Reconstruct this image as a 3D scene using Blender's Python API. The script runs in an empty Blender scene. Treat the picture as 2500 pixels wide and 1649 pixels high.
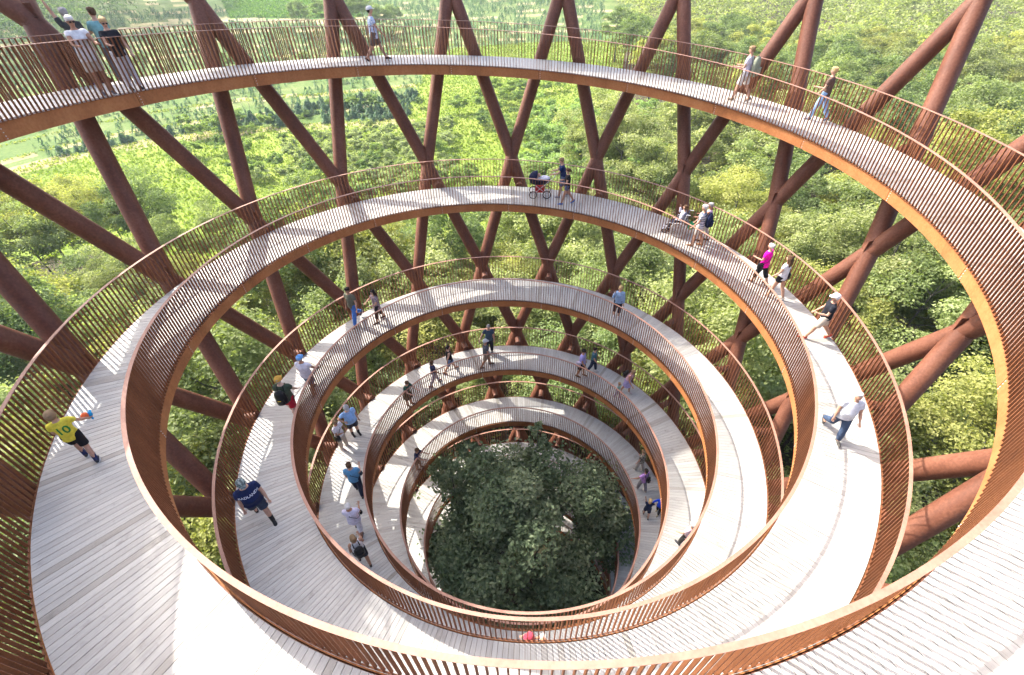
import bpy, bmesh, math, random
import numpy as np
from mathutils import Vector, Matrix
R_ = math.radians
scene = bpy.context.scene
COL = scene.collection

# ------------------------------------------------------------ camera, sky, sun, exposure
CAM_POS = Vector((-3.973, -9.678, 3.856))
PITCH, YAW, ROLL = 0.72293, 0.34595, -0.02358
FOCAL_PX, IMG_W = 1138.06, 2500.0
_cp, _sp, _cy, _sy = math.cos(PITCH), math.sin(PITCH), math.cos(YAW), math.sin(YAW)
FWD = Vector((_sy * _cp, _cy * _cp, -_sp))
_r = Vector((_cy, -_sy, 0)); _u = _r.cross(FWD)
RGT = _r * math.cos(ROLL) + _u * math.sin(ROLL)
UPV = _u * math.cos(ROLL) - _r * math.sin(ROLL)
cam_data = bpy.data.cameras.new("camera")
cam = bpy.data.objects.new("camera", cam_data); COL.objects.link(cam)
cam.matrix_world = Matrix(((RGT.x, UPV.x, -FWD.x, CAM_POS.x), (RGT.y, UPV.y, -FWD.y, CAM_POS.y),
                           (RGT.z, UPV.z, -FWD.z, CAM_POS.z), (0, 0, 0, 1)))
cam_data.sensor_fit = 'HORIZONTAL'; cam_data.sensor_width = 36.0
cam_data.lens = 36.0 * FOCAL_PX / IMG_W
cam_data.clip_start = 0.1; cam_data.clip_end = 3000
scene.camera = cam

SUN_AZ, SUN_EL = 123.0, 47.0            # direction the light comes from, degrees from +x
world = bpy.data.worlds.new("World"); scene.world = world; world.use_nodes = True
wn = world.node_tree.nodes; wl = world.node_tree.links
sky = wn.new('ShaderNodeTexSky'); sky.sky_type = 'NISHITA'; sky.sun_disc = False
sky.sun_elevation = R_(SUN_EL); sky.sun_rotation = R_(90.0 - SUN_AZ)
sky.air_density = 0.8; sky.dust_density = 4.5; sky.ozone_density = 1.0
wn['Background'].inputs['Strength'].default_value = 0.15
wl.new(sky.outputs['Color'], wn['Background'].inputs['Color'])
sd = bpy.data.lights.new("sun", 'SUN'); sd.energy = 2.25; sd.angle = R_(0.6); sd.color = (1.0, 0.95, 0.87)
sun = bpy.data.objects.new("sun", sd); COL.objects.link(sun)
sun_dir = Vector((math.cos(R_(SUN_AZ)) * math.cos(R_(SUN_EL)), math.sin(R_(SUN_AZ)) * math.cos(R_(SUN_EL)), math.sin(R_(SUN_EL))))
sun.rotation_euler = (-sun_dir).to_track_quat('-Z', 'Y').to_euler()
sun.location = sun_dir * 120
vs = scene.view_settings
vs.view_transform = 'Standard'; vs.look = 'None'; vs.exposure = 2.3; vs.gamma = 1.0; vs.use_curve_mapping = False
scene.cycles.max_bounces = 5; scene.cycles.diffuse_bounces = 3; scene.cycles.adaptive_threshold = 0.02; scene.cycles.transmission_bounces = 3
scene.cycles.transparent_max_bounces = 4

rng = random.Random(7)
nrg = np.random.default_rng(7)

# ------------------------------------------------------------ helpers
def tag(o, label=None, cat=None, group=None, kind=None):
    if label: o["label"] = label
    if cat: o["category"] = cat
    if group: o["group"] = group
    if kind: o["kind"] = kind
    return o

def link(name, data, parent=None, loc=None):
    o = bpy.data.objects.new(name, data); COL.objects.link(o)
    if parent is not None: o.parent = parent
    if loc is not None: o.location = loc
    return o

def mesh_of(name, V, F, mat=None, smooth=False, attrs=None, uv=None):
    """V (n,3), F (m,k) numpy quads/tris or list of lists"""
    me = bpy.data.meshes.new(name)
    V = np.asarray(V, np.float32)
    if isinstance(F, np.ndarray) and F.ndim == 2:
        k = F.shape[1]; m = len(F)
        me.vertices.add(len(V)); me.vertices.foreach_set('co', V.ravel())
        me.loops.add(m * k); me.loops.foreach_set('vertex_index', F.astype(np.int32).ravel())
        me.polygons.add(m); me.polygons.foreach_set('loop_start', np.arange(0, m * k, k, dtype=np.int32))
        try: me.polygons.foreach_set('loop_total', np.full(m, k, np.int32))
        except Exception: pass
        me.update(calc_edges=True)
    else:
        me.from_pydata(V.tolist(), [], [list(f) for f in F]); me.update()
    if attrs:
        for an, arr in attrs.items():               # one float per face
            a = me.attributes.new(an, 'FLOAT', 'FACE'); a.data.foreach_set('value', np.asarray(arr, np.float32))
    if uv is not None:
        l = me.uv_layers.new(name='UVMap'); l.data.foreach_set('uv', np.asarray(uv, np.float32).ravel())
    if smooth: me.shade_smooth()
    else: me.shade_flat()
    if mat is not None: me.materials.append(mat)
    return me

BOXF = np.array([[0, 1, 2, 3], [7, 6, 5, 4], [0, 4, 5, 1], [1, 5, 6, 2], [2, 6, 7, 3], [3, 7, 4, 0]])
def hexes(C):
    """C (n,8,3): corner order bottom 0-3 (cw from above), top 4-7 -> V,F"""
    n = len(C); V = C.reshape(-1, 3)
    F = (np.arange(n)[:, None, None] * 8 + BOXF[None, :, ::1]).reshape(-1, 4)
    return V, F

def tube_mesh(p0, p1, r, n=20, r1=None, caps=True):
    p0 = np.array(p0, float); p1 = np.array(p1, float); d = p1 - p0; L = np.linalg.norm(d); d /= L
    a = np.cross(d, [0, 0, 1.0])
    if np.linalg.norm(a) < 1e-4: a = np.array([1.0, 0, 0])
    a /= np.linalg.norm(a); b = np.cross(d, a)
    th = np.linspace(0, 2 * np.pi, n, endpoint=False)
    ring = np.cos(th)[:, None] * a + np.sin(th)[:, None] * b
    r1 = r if r1 is None else r1
    V = np.concatenate([p0 + ring * r, p1 + ring * r1])
    F = [[i, (i + 1) % n, n + (i + 1) % n, n + i] for i in range(n)]
    if caps: F += [list(range(n))[::-1], list(range(n, 2 * n))]
    return V, F

class Acc:
    """collects shapes into one mesh"""
    def __init__(s): s.V = []; s.F = []; s.n = 0
    def add(s, V, F):
        V = np.asarray(V, float); s.V.append(V); s.F += [[int(i) + s.n for i in f] for f in F]; s.n += len(V); return s
    def box(s, c, sz, M=None):
        x, y, z = np.array(sz) / 2
        V = np.array([[-x, -y, -z], [-x, y, -z], [x, y, -z], [x, -y, -z], [-x, -y, z], [-x, y, z], [x, y, z], [x, -y, z]])
        if M is not None: V = V @ np.array(M.to_3x3()).T
        return s.add(V + np.array(c), BOXF)
    def tube(s, p0, p1, r, n=8, r1=None): return s.add(*tube_mesh(p0, p1, r, n, r1))
    def ell(s, c, rad, n=12, m=8, M=None):
        V = []; F = []
        for i in range(m + 1):
            ph = math.pi * i / m
            for j in range(n):
                th = 2 * math.pi * j / n
                V.append((math.sin(ph) * math.cos(th) * rad[0], math.sin(ph) * math.sin(th) * rad[1], math.cos(ph) * rad[2]))
        for i in range(m):
            for j in range(n): F.append([i * n + j, (i + 1) * n + j, (i + 1) * n + (j + 1) % n, i * n + (j + 1) % n])
        V = np.array(V)
        if M is not None: V = V @ np.array(M.to_3x3()).T
        return s.add(V + np.array(c), F)
    def torus(s, c, R, r, axis='y', n=24, m=6):
        V = []; F = []
        for i in range(n):
            a = 2 * math.pi * i / n
            for j in range(m):
                b = 2 * math.pi * j / m; q = R + r * math.cos(b)
                v = {'y': (q * math.cos(a), r * math.sin(b), q * math.sin(a)), 'z': (q * math.cos(a), q * math.sin(a), r * math.sin(b)), 'x': (r * math.sin(b), q * math.cos(a), q * math.sin(a))}[axis]
                V.append(v)
        for i in range(n):
            for j in range(m): F.append([i * m + j, ((i + 1) % n) * m + j, ((i + 1) % n) * m + (j + 1) % m, i * m + (j + 1) % m])
        return s.add(np.array(V) + np.array(c), F)
    def mesh(s, name, mat, smooth=False):
        me = mesh_of(name, np.concatenate(s.V), s.F, mat, smooth)
        if smooth:
            try: me.set_sharp_from_angle(angle=R_(50))
            except Exception: pass
        return me

# ------------------------------------------------------------ materials
def new_mat(name):
    m = bpy.data.materials.new(name); m.use_nodes = True
    nt = m.node_tree; return m, nt.nodes, nt.links, nt.nodes['Principled BSDF']

def ramp(nodes, stops):
    r = nodes.new('ShaderNodeValToRGB')
    while len(r.color_ramp.elements) < len(stops): r.color_ramp.elements.new(0.5)
    for e, (p, c) in zip(r.color_ramp.elements, stops): e.position = p; e.color = (*c, 1)
    return r

def steel(name, dark, mid, light, rough=0.72, scale=1.0, streak=True):
    m, N, L, B = new_mat(name)
    tc = N.new('ShaderNodeTexCoord')
    mp = N.new('ShaderNodeMapping'); L.new(tc.outputs['Object'], mp.inputs['Vector'])
    mp.inputs['Scale'].default_value = (1.0 * scale, 1.0 * scale, 0.35 * scale if streak else scale)
    n1 = N.new('ShaderNodeTexNoise'); n1.inputs['Scale'].default_value = 1.6; n1.inputs['Detail'].default_value = 8; n1.inputs['Roughness'].default_value = 0.68
    L.new(mp.outputs[0], n1.inputs['Vector'])
    n2 = N.new('ShaderNodeTexNoise'); n2.inputs['Scale'].default_value = 22 * scale; n2.inputs['Detail'].default_value = 5
    L.new(tc.outputs['Object'], n2.inputs['Vector'])
    mx = N.new('ShaderNodeMix'); mx.data_type = 'FLOAT'; mx.inputs[0].default_value = 0.35
    L.new(n1.outputs['Fac'], mx.inputs[2]); L.new(n2.outputs['Fac'], mx.inputs[3])
    r = ramp(N, [(0.30, dark), (0.5, mid), (0.70, light)]); L.new(mx.outputs[0], r.inputs['Fac'])
    L.new(r.outputs['Color'], B.inputs['Base Color'])
    B.inputs['Roughness'].default_value = rough; B.inputs['Specular IOR Level'].default_value = 0.3
    bp = N.new('ShaderNodeBump'); bp.inputs['Strength'].default_value = 0.12; bp.inputs['Distance'].default_value = 0.004
    L.new(n2.outputs['Fac'], bp.inputs['Height']); L.new(bp.outputs['Normal'], B.inputs['Normal'])
    return m

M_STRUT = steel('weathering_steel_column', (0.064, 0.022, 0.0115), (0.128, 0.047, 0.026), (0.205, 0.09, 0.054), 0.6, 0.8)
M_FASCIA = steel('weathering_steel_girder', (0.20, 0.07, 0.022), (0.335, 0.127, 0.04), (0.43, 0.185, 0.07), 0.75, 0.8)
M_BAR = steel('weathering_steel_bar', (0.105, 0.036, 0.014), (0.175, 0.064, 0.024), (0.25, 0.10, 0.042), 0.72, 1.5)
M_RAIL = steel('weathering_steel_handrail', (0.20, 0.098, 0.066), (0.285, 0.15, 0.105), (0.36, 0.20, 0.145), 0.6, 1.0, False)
M_BOLT = steel('galvanised_bolt', (0.4, 0.38, 0.36), (0.5, 0.48, 0.46), (0.6, 0.58, 0.55), 0.5)

def wood_mat():
    m, N, L, B = new_mat('weathered_oak_plank')
    uv = N.new('ShaderNodeUVMap'); uv.uv_map = 'UVMap'
    mp = N.new('ShaderNodeMapping'); mp.inputs['Scale'].default_value = (2.2, 34.0, 1.0); L.new(uv.outputs[0], mp.inputs['Vector'])
    g = N.new('ShaderNodeTexNoise'); g.inputs['Scale'].default_value = 1.0; g.inputs['Detail'].default_value = 7; g.inputs['Roughness'].default_value = 0.62; g.inputs['Distortion'].default_value = 0.6
    L.new(mp.outputs[0], g.inputs['Vector'])
    mp2 = N.new('ShaderNodeMapping'); mp2.inputs['Scale'].default_value = (1.5, 1.2, 1.0); L.new(uv.outputs[0], mp2.inputs['Vector'])
    s = N.new('ShaderNodeTexNoise'); s.inputs['Scale'].default_value = 1.3; s.inputs['Detail'].default_value = 5; s.inputs['Roughness'].default_value = 0.7
    L.new(mp2.outputs[0], s.inputs['Vector'])
    at = N.new('ShaderNodeAttribute'); at.attribute_name = 'tint'
    rg = ramp(N, [(0.25, (0.29, 0.281, 0.258)), (0.48, (0.385, 0.376, 0.350)), (0.75, (0.44, 0.432, 0.405))]); L.new(g.outputs['Fac'], rg.inputs['Fac'])
    rs = ramp(N, [(0.28, (0.62, 0.61, 0.59)), (0.42, (0.95, 0.95, 0.94)), (1.0, (1, 1, 1))]); L.new(s.outputs['Fac'], rs.inputs['Fac'])
    mu = N.new('ShaderNodeMix'); mu.data_type = 'RGBA'; mu.blend_type = 'MULTIPLY'; mu.inputs[0].default_value = 1.0
    L.new(rg.outputs[0], mu.inputs[6]); L.new(rs.outputs[0], mu.inputs[7])
    rt = ramp(N, [(0.0, (0.62, 0.58, 0.52)), (0.12, (0.86, 0.84, 0.82)), (0.5, (0.98, 0.98, 0.98)), (1.0, (1.10, 1.09, 1.08))]); L.new(at.outputs['Fac'], rt.inputs['Fac'])
    m2 = N.new('ShaderNodeMix'); m2.data_type = 'RGBA'; m2.blend_type = 'MULTIPLY'; m2.inputs[0].default_value = 1.0
    L.new(mu.outputs[2], m2.inputs[6]); L.new(rt.outputs[0], m2.inputs[7]); L.new(m2.outputs[2], B.inputs['Base Color'])
    B.inputs['Roughness'].default_value = 0.6; B.inputs['Specular IOR Level'].default_value = 0.5
    bp = N.new('ShaderNodeBump'); bp.inputs['Strength'].default_value = 0.25; bp.inputs['Distance'].default_value = 0.003
    L.new(g.outputs['Fac'], bp.inputs['Height']); L.new(bp.outputs['Normal'], B.inputs['Normal'])
    return m
M_WOOD = wood_mat()

# ------------------------------------------------------------ the ramp's course: t counts turns downwards from the far side
S = 0.96
def z_ramp(t):
    t = np.asarray(t, float); tc = np.clip(t, -2.4, 5.0)
    z = S * (-5.596879 * tc + 0.609327 * tc ** 2 - 0.057085 * tc ** 3)
    return z - 3.45 * np.maximum(t - 5.0, 0)
def r_in(t):
    t = np.asarray(t, float); tc = np.clip(t, -1.2, 5.0); s = tc - 2.5
    r = S * (6.42978 - 1.095489 * s + 0.285007 * s ** 2 - 0.013119 * s ** 3 - 0.011985 * s ** 4)
    u = np.maximum(t - 5.0, 0); v = np.maximum(-1.2 - t, 0)
    return r - 0.40 * u + 0.26 * u * u + 1.4 * v - 0.2 * v * v + 2.6 * np.clip((-0.62 - t) / 0.5, 0, 1) ** 2 * (3 - 2 * np.clip((-0.62 - t) / 0.5, 0, 1))
def r_out(t):
    t = np.asarray(t, float)
    return r_in(t) + S * (1.90372 - 0.039375 * (np.clip(t, -2, 6) - 2.5))
def pol(t, r, z):
    th = np.pi / 2 - 2 * np.pi * np.asarray(t, float)
    return np.stack([r * np.cos(th), r * np.sin(th), np.broadcast_to(z, np.shape(th))], -1)
T0, T1 = -1.55, 8.0
RAIL_H, FASC = 1.2, 0.352
GROUND = -30.0

def project(P):
    d = np.asarray(P, float) - np.array(CAM_POS)
    zz = d @ np.array(FWD); k = FOCAL_PX / np.maximum(zz, 0.05)
    return 1250 + k * (d @ np.array(RGT)), 824.5 - k * (d @ np.array(UPV)), zz
def rank_visible(P, n):
    """indices of the n pieces that show largest: in frame and nearest"""
    x, y, zz = project(P)
    ok = (zz > 0.3) & (x > -60) & (x < 2560) & (y > -60) & (y < 1710)
    d = np.where(ok, np.linalg.norm(P - np.array(CAM_POS), axis=1), 1e9)
    return np.argsort(d)[:n]

# t positions of planks and bars: constant pitch along the outer edge
PITCH_M = 0.137
_ts = [T0]
while _ts[-1] < T1:
    tt = _ts[-1]; _ts.append(tt + PITCH_M / (2 * math.pi * float(r_out(tt))))
TS = np.array(_ts)

tower = tag(link('observation_tower', None), 'tall rust-brown steel observation tower with a spiralling timber ramp', 'tower')
tower.location = (0, 0, 0)

# ---- planks
def plank_corners(ta, tb, gap=0.008, dz=0.0, th=0.032):
    out = []
    for zz in (-th, 0.0):
        for (t, side, rr) in ((ta, 1, 'i'), (ta, 1, 'o'), (tb, -1, 'o'), (tb, -1, 'i')):
            r = r_in(t) + 0.045 if rr == 'i' else r_out(t) - 0.03
            t2 = t + side * (gap / 2) / (2 * np.pi * r)
            out.append(pol(t2, r, z_ramp(t) + zz + dz))
    C = np.stack(out, 1)
    return C
ta, tb = TS[:-1], TS[1:]
npk = len(ta)
dz = nrg.uniform(-0.0015, 0.0015, npk)
PC = plank_corners(ta, tb, 0.0075, dz)
ptint = nrg.beta(2.0, 2.0, npk); ptint[nrg.random(npk) < 0.05] *= 0.25
pu = nrg.uniform(0, 200, npk)
def plank_mesh(idx):
    C = PC[idx]; n = len(C)
    V, F = hexes(C)
    F = F.reshape(n, 6, 4)[:, :, ::-1].reshape(-1, 4)
    loc = np.array([[0, 0], [1.85, 0], [1.85, .137], [0, .137]] * 2, float)
    base = loc[None] + np.stack([pu[idx], pu[idx] * 0.37], -1)[:, None]
    UV = base.reshape(-1, 2)[F.ravel()]
    return mesh_of('plank', V, F, M_WOOD, attrs={'tint': np.repeat(ptint[idx], 6)}, uv=UV)
pc = PC[:, 4:].mean(1)
top = rank_visible(pc, 300); tset = np.zeros(npk, bool); tset[top] = True

def ribbon(ts, prof, closed=True):
    """prof(t)-> (k,n,3) list of section points; lofts them along t"""
    P = np.stack(prof, 1)                  # n,k,3
    n, k = P.shape[:2]; V = P.reshape(-1, 3); F = []
    i = np.arange(n - 1)[:, None]; j = np.arange(k if closed else k - 1)[None]
    a = i * k + j; b = i * k + (j + 1) % k; c = (i + 1) * k + (j + 1) % k; d = (i + 1) * k + j
    F = np.stack([a, d, c, b], -1).reshape(-1, 4)
    return V, F
FT = np.arange(T0, T1 + 1e-6, 1 / 360.0)
def sec(ts, pts):
    """pts: list of ('i'|'o', dr, dz)"""
    return [pol(ts, (r_in(ts) if k == 'i' else r_out(ts)) + dr, z_ramp(ts) + dzz) for k, dr, dzz in pts]
# under-structure: joist deck and soffit plate
V, F = ribbon(FT, sec(FT, [('i', 0.03, -0.05), ('o', -0.03, -0.05), ('o', -0.05, -0.30), ('i', 0.05, -0.30)]))
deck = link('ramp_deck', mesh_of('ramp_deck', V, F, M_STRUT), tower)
for i in top: link('plank', plank_mesh(np.array([i])), deck)
rest = tag(link('plank', plank_mesh(np.where(~tset)[0]), deck), kind='stuff'); rest.name = 'plank_rows'

# ---- girder panels (fascia), inner and outer, jointed every twentieth of a turn
JT = np.array([(85.1 - 20 * k) / 368.5 for k in range(200, -200, -1)]); JT = np.sort(JT); JT = JT[(JT > T0) & (JT < T1)]
def panels(name, k, sgn):
    g = None
    acc = Acc(); first = True
    parent = link(name, None, tower)
    for a, b in zip(JT[:-1], JT[1:]):
        g = 0.007 / (2 * np.pi * 9)
        ts = np.linspace(a + g, b - g, 13)
        pts = [(k, 0.0, -FASC), (k, 0.0, -0.036), (k, -sgn * 0.018, -0.036), (k, -sgn * 0.018, -FASC + 0.018), (k, -sgn * 0.14, -FASC + 0.018), (k, -sgn * 0.14, -FASC)]
        V, F = ribbon(ts, sec(ts, pts)); F = F.tolist()
        n = len(pts); F += [list(range(n)), list(range(len(V) - n, len(V)))[::-1]]
        if sgn < 0: F = [f[::-1] for f in F]
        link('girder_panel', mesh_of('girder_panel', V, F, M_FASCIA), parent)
        if sgn < 0 or True:
            for zz in (-0.06, -0.13, -0.20, -0.27, -0.32):
                for off in (0.05,):
                    tt = a + off / (2 * np.pi * 8); r = (r_in(tt) if k == 'i' else r_out(tt))
                    p = pol(np.array([tt]), r + sgn * 0.002, z_ramp(tt) + zz)[0]; q = pol(np.array([tt]), r + sgn * 0.012, z_ramp(tt) + zz)[0]
                    acc.tube(p, q, 0.011, 6)
    tag(link('bolt', acc.mesh('bolt', M_BOLT), parent), kind='stuff')
    return parent
panels('inner_girder', 'i', -1)
panels('outer_girder', 'o', 1)

# ---- railings: flat bars bolted to the girder with a flat top rail
def railing(name, k, dr, sgn):
    ts = FT
    V, F = ribbon(ts, sec(ts, [(k, dr - 0.036, RAIL_H - 0.012), (k, dr + 0.036, RAIL_H - 0.012), (k, dr + 0.036, RAIL_H), (k, dr - 0.036, RAIL_H)]))
    rail = link(name, mesh_of('handrail', V, F, M_RAIL), tower)
    tm = (TS[:-1] + TS[1:]) / 2
    r = (r_in(tm) if k == 'i' else r_out(tm)) + dr
    wt, wr = 0.0082, 0.022
    C = []
    for zz in (-0.02, RAIL_H - 0.0125):
        for st, sr in ((-1, -1), (-1, 1), (1, 1), (1, -1)):
            rr = r + sr * wr
            C.append(pol(tm + st * wt / (2 * np.pi * r), rr, z_ramp(tm) + zz))
    C = np.stack(C, 1)
    vis = rank_visible(C.mean(1), 300); s = np.zeros(len(C), bool); s[vis] = True
    def bm(idx):
        V, F = hexes(C[idx]); F = F.reshape(-1, 6, 4)[:, :, ::-1].reshape(-1, 4)
        return mesh_of('baluster', V, F, M_BAR)
    for i in vis: link('baluster', bm(np.array([i])), rail)
    o = tag(link('baluster_rows', bm(np.where(~s)[0]), rail), kind='stuff')
    # angle that carries the feet of the bars
    V, F = ribbon(ts, sec(ts, [(k, dr - sgn * 0.024, -0.035), (k, dr + sgn * 0.0, -0.035), (k, dr + sgn * 0.0, -0.023), (k, dr - sgn * 0.024, -0.023)]))
    if sgn < 0: F = F[:, ::-1]
    link('foot_angle', mesh_of('foot_angle', V, F, M_BAR), rail)
    return rail
railing('inner_railing', 'i', -0.028, -1)
railing('outer_railing', 'o', 0.024, 1)

# ---- diagrid of straight tubes between node rings, 18 nodes each, staggered half a bay
RINGS = [(8.2, 17.8, 1), (2.2, 13.4, 0), (-4.07, 11.14, 1), (-8.71, 9.36, 0), (-12.26, 8.34, 1), (-15.7, 7.75, 0), (-19.3, 7.45, 1), (-24.0, 7.9, 0), (-30.3, 9.2, 1)]
PH0 = 1.62
def node(ring, k):
    z, r, h = RINGS[ring]; a = R_(PH0 + 20 * k + 10 * h); return np.array([r * math.cos(a), r * math.sin(a), z])
TR = 0.262
for i in range(len(RINGS) - 1):
    h0, h1 = RINGS[i][2], RINGS[i + 1][2]
    for k in range(18):
        for dk in (0, 1):
            kk = k + (dk - 1 if h0 == 0 else dk)
            a, b = node(i, k), node(i + 1, kk)
            V, F = tube_mesh(a, b, TR, 22, caps=False)
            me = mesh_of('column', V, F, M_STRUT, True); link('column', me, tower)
for i in range(1, len(RINGS) - 1):
    for k in range(18):
        c = node(i, k); A = Acc()
        rad = np.array([c[0], c[1], 0]); rad /= np.linalg.norm(rad); tan = np.array([-rad[1], rad[0], 0])
        # weld seam band round the crossing and the seams where the tubes part
        n = 24; th = np.linspace(0, 2 * np.pi, n, endpoint=False)
        for zz in (0.0,):
            ring0 = c + 0.285 * np.cos(th)[:, None] * rad + 0.292 * np.sin(th)[:, None] * tan + np.array([0, 0, zz - 0.016])
            ring1 = ring0 + np.array([0, 0, 0.032])
            A.add(np.concatenate([ring0, ring1]), [[q, (q + 1) % n, n + (q + 1) % n, n + q] for q in range(n)] + [list(range(n))[::-1], list(range(n, 2 * n))])
        for s in (-1, 1):
            A.box(c + rad * s * 0.14, (0.27, 0.016, 0.85), Matrix.Rotation(math.atan2(rad[1], rad[0]), 3, 'Z'))
        link('node_weld', A.mesh('node_weld', M_STRUT), tower)
# ---- stubs that carry the ramp on the tubes: at each tube of one family per turn
for i in range(1, len(RINGS) - 1):
    h0 = RINGS[i][2]
    for k in range(18):
        dk = 1 if True else 0
        kk = k + (0 - 1 if h0 == 0 else 0)
        a, b = node(i, k), node(i + 1, kk)
        # where does this tube pass the ramp's level?
        for f in np.linspace(0, 1, 60)[:-1]:
            p = a + (b - a) * f; th = math.atan2(p[1], p[0]); t0 = (math.pi / 2 - th) / (2 * math.pi)
            cand = t0 + np.arange(-3, 10); zz = z_ramp(cand); j = np.argmin(np.abs(zz + 0.10 - p[2]))
            if abs(zz[j] + 0.10 - p[2]) < abs(a[2] - b[2]) / 110 and T0 < cand[j] < T1:
                ro = float(r_out(cand[j])); rc = math.hypot(p[0], p[1]); rad = np.array([p[0] / rc, p[1] / rc, 0])
                A = Acc()
                q = rad * (ro + 0.06) + np.array([0, 0, p[2] - 0.12])
                A.tube(p - np.array([0, 0, 0.12]), q, 0.135, 18)
                A.tube(q, q - rad * 0.025, 0.19, 20)
                A.tube(p - np.array([0, 0, 0.12]) - rad * 0.2, p - np.array([0, 0, 0.12]) - rad * 0.23, 0.16, 18)
                link('support_stub', A.mesh('support_stub', M_STRUT, True), tower); break

# ------------------------------------------------------------ ground
def smooth(a, b, x):
    u = np.clip((x - a) / (b - a), 0, 1); return u * u * (3 - 2 * u)
def ground_z(x, y):
    x = np.asarray(x, float); y = np.asarray(y, float)
    rho = np.hypot(x, y); ang = np.degrees(np.arctan2(y, x))
    h = 7.0 * smooth(230, 560, rho) + 1.2 * np.sin(x * 0.021 + 1.0) * np.sin(y * 0.017) * smooth(70, 160, rho)
    h = h + 6.0 * smooth(250, 420, rho) * smooth(95, 120, ang)
    return GROUND + h
_A = np.concatenate([[0.0, 5, 10, 15], np.geomspace(19, 900, 150)]); _B = np.linspace(0, 2 * np.pi, 361)[:-1]
rr_, aa_ = np.meshgrid(_A, _B, indexing='ij')
gx, gy = rr_ * np.cos(aa_), rr_ * np.sin(aa_)
GV = np.stack([gx, gy, ground_z(gx, gy)], -1).reshape(-1, 3)
ni, nj = rr_.shape
ii, jj = np.meshgrid(np.arange(ni - 1), np.arange(nj), indexing='ij')
GF = np.stack([ii * nj + jj, (ii + 1) * nj + jj, (ii + 1) * nj + (jj + 1) % nj, ii * nj + (jj + 1) % nj], -1).reshape(-1, 4)

def zone(x, y):
    """what grows where: 0 forest floor, 1 lush meadow, 2 dry grass, 3 fir plantation, 4 tall crop"""
    rho = np.hypot(x, y); ang = np.degrees(np.arctan2(y, x))
    w = 7 * np.sin(x * 0.045 + 0.7) + 5 * np.sin(y * 0.06 + x * 0.02)
    z = np.zeros(np.shape(x), int)
    opn = (ang > 57) & (ang < 150) & (rho > 50 + 30 * smooth(112, 124, ang))
    z = np.where(opn, 1, z)
    far = opn & (rho + w > 118 + 75 * smooth(84, 76, ang) * (ang < 84))
    band = np.mod(rho + w * 1.3 + 0.25 * (ang - 80), 17.0)
    z = np.where(far, np.where(band < 14.3, 3, 2), z)
    z = np.where(opn & (rho + w > 112) & (rho + w < 118) & (ang > 82), 2, z)
    z = np.where(opn & (rho + 1.5 * w > 286) & (rho + 1.5 * w < 300) & (ang > 80), 2, z)
    z = np.where(opn & (rho + 1.5 * w >= 300) & (ang > 85) & (ang < 97), 4, z)
    return z
fx = GV[GF].mean(1); gz = zone(fx[:, 0], fx[:, 1])
def ground_mat():
    m, N, L, B = new_mat('ground_cover')
    at = N.new('ShaderNodeAttribute'); at.attribute_name = 'zone'
    tc = N.new('ShaderNodeTexCoord')
    def noise(sc, det=6, rough=0.6):
        n = N.new('ShaderNodeTexNoise'); n.inputs['Scale'].default_value = sc; n.inputs['Detail'].default_value = det; n.inputs['Roughness'].default_value = rough
        L.new(tc.outputs['Object'], n.inputs['Vector']); return n
    nb, nf = noise(0.09), noise(1.3, 8, 0.7)
    mxn = N.new('ShaderNodeMix'); mxn.data_type = 'FLOAT'; mxn.inputs[0].default_value = 0.5
    L.new(nb.outputs['Fac'], mxn.inputs[2]); L.new(nf.outputs['Fac'], mxn.inputs[3])
    cols = [[(0.022, 0.026, 0.012), (0.055, 0.046, 0.027), (0.11, 0.088, 0.058)],
            [(0.08, 0.125, 0.018), (0.15, 0.20, 0.03), (0.24, 0.26, 0.07)],
            [(0.12, 0.14, 0.045), (0.24, 0.21, 0.10), (0.35, 0.28, 0.17)],
            [(0.045, 0.085, 0.02), (0.08, 0.125, 0.03), (0.17, 0.17, 0.07)],
            [(0.055, 0.12, 0.02), (0.09, 0.17, 0.03), (0.13, 0.21, 0.05)]]
    prev = None
    for i, c in enumerate(cols):
        r = ramp(N, [(0.36, c[0]), (0.5, c[1]), (0.66, c[2])]); L.new(mxn.outputs[0], r.inputs['Fac'])
        if prev is None: prev = r.outputs[0]; continue
        cmp_ = N.new('ShaderNodeMath'); cmp_.operation = 'GREATER_THAN'; cmp_.inputs[1].default_value = i - 0.5; L.new(at.outputs['Fac'], cmp_.inputs[0])
        mx = N.new('ShaderNodeMix'); mx.data_type = 'RGBA'; L.new(cmp_.outputs[0], mx.inputs[0]); L.new(prev, mx.inputs[6]); L.new(r.outputs[0], mx.inputs[7]); prev = mx.outputs[2]
    L.new(prev, B.inputs['Base Color']); B.inputs['Roughness'].default_value = 0.95; B.inputs['Specular IOR Level'].default_value = 0.1
    bp = N.new('ShaderNodeBump'); bp.inputs['Strength'].default_value = 0.6; bp.inputs['Distance'].default_value = 0.25
    L.new(nf.outputs['Fac'], bp.inputs['Height']); L.new(bp.outputs['Normal'], B.inputs['Normal'])
    return m
tag(link('ground', mesh_of('ground', GV, GF, ground_mat(), attrs={'zone': gz})), kind='structure')

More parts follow.
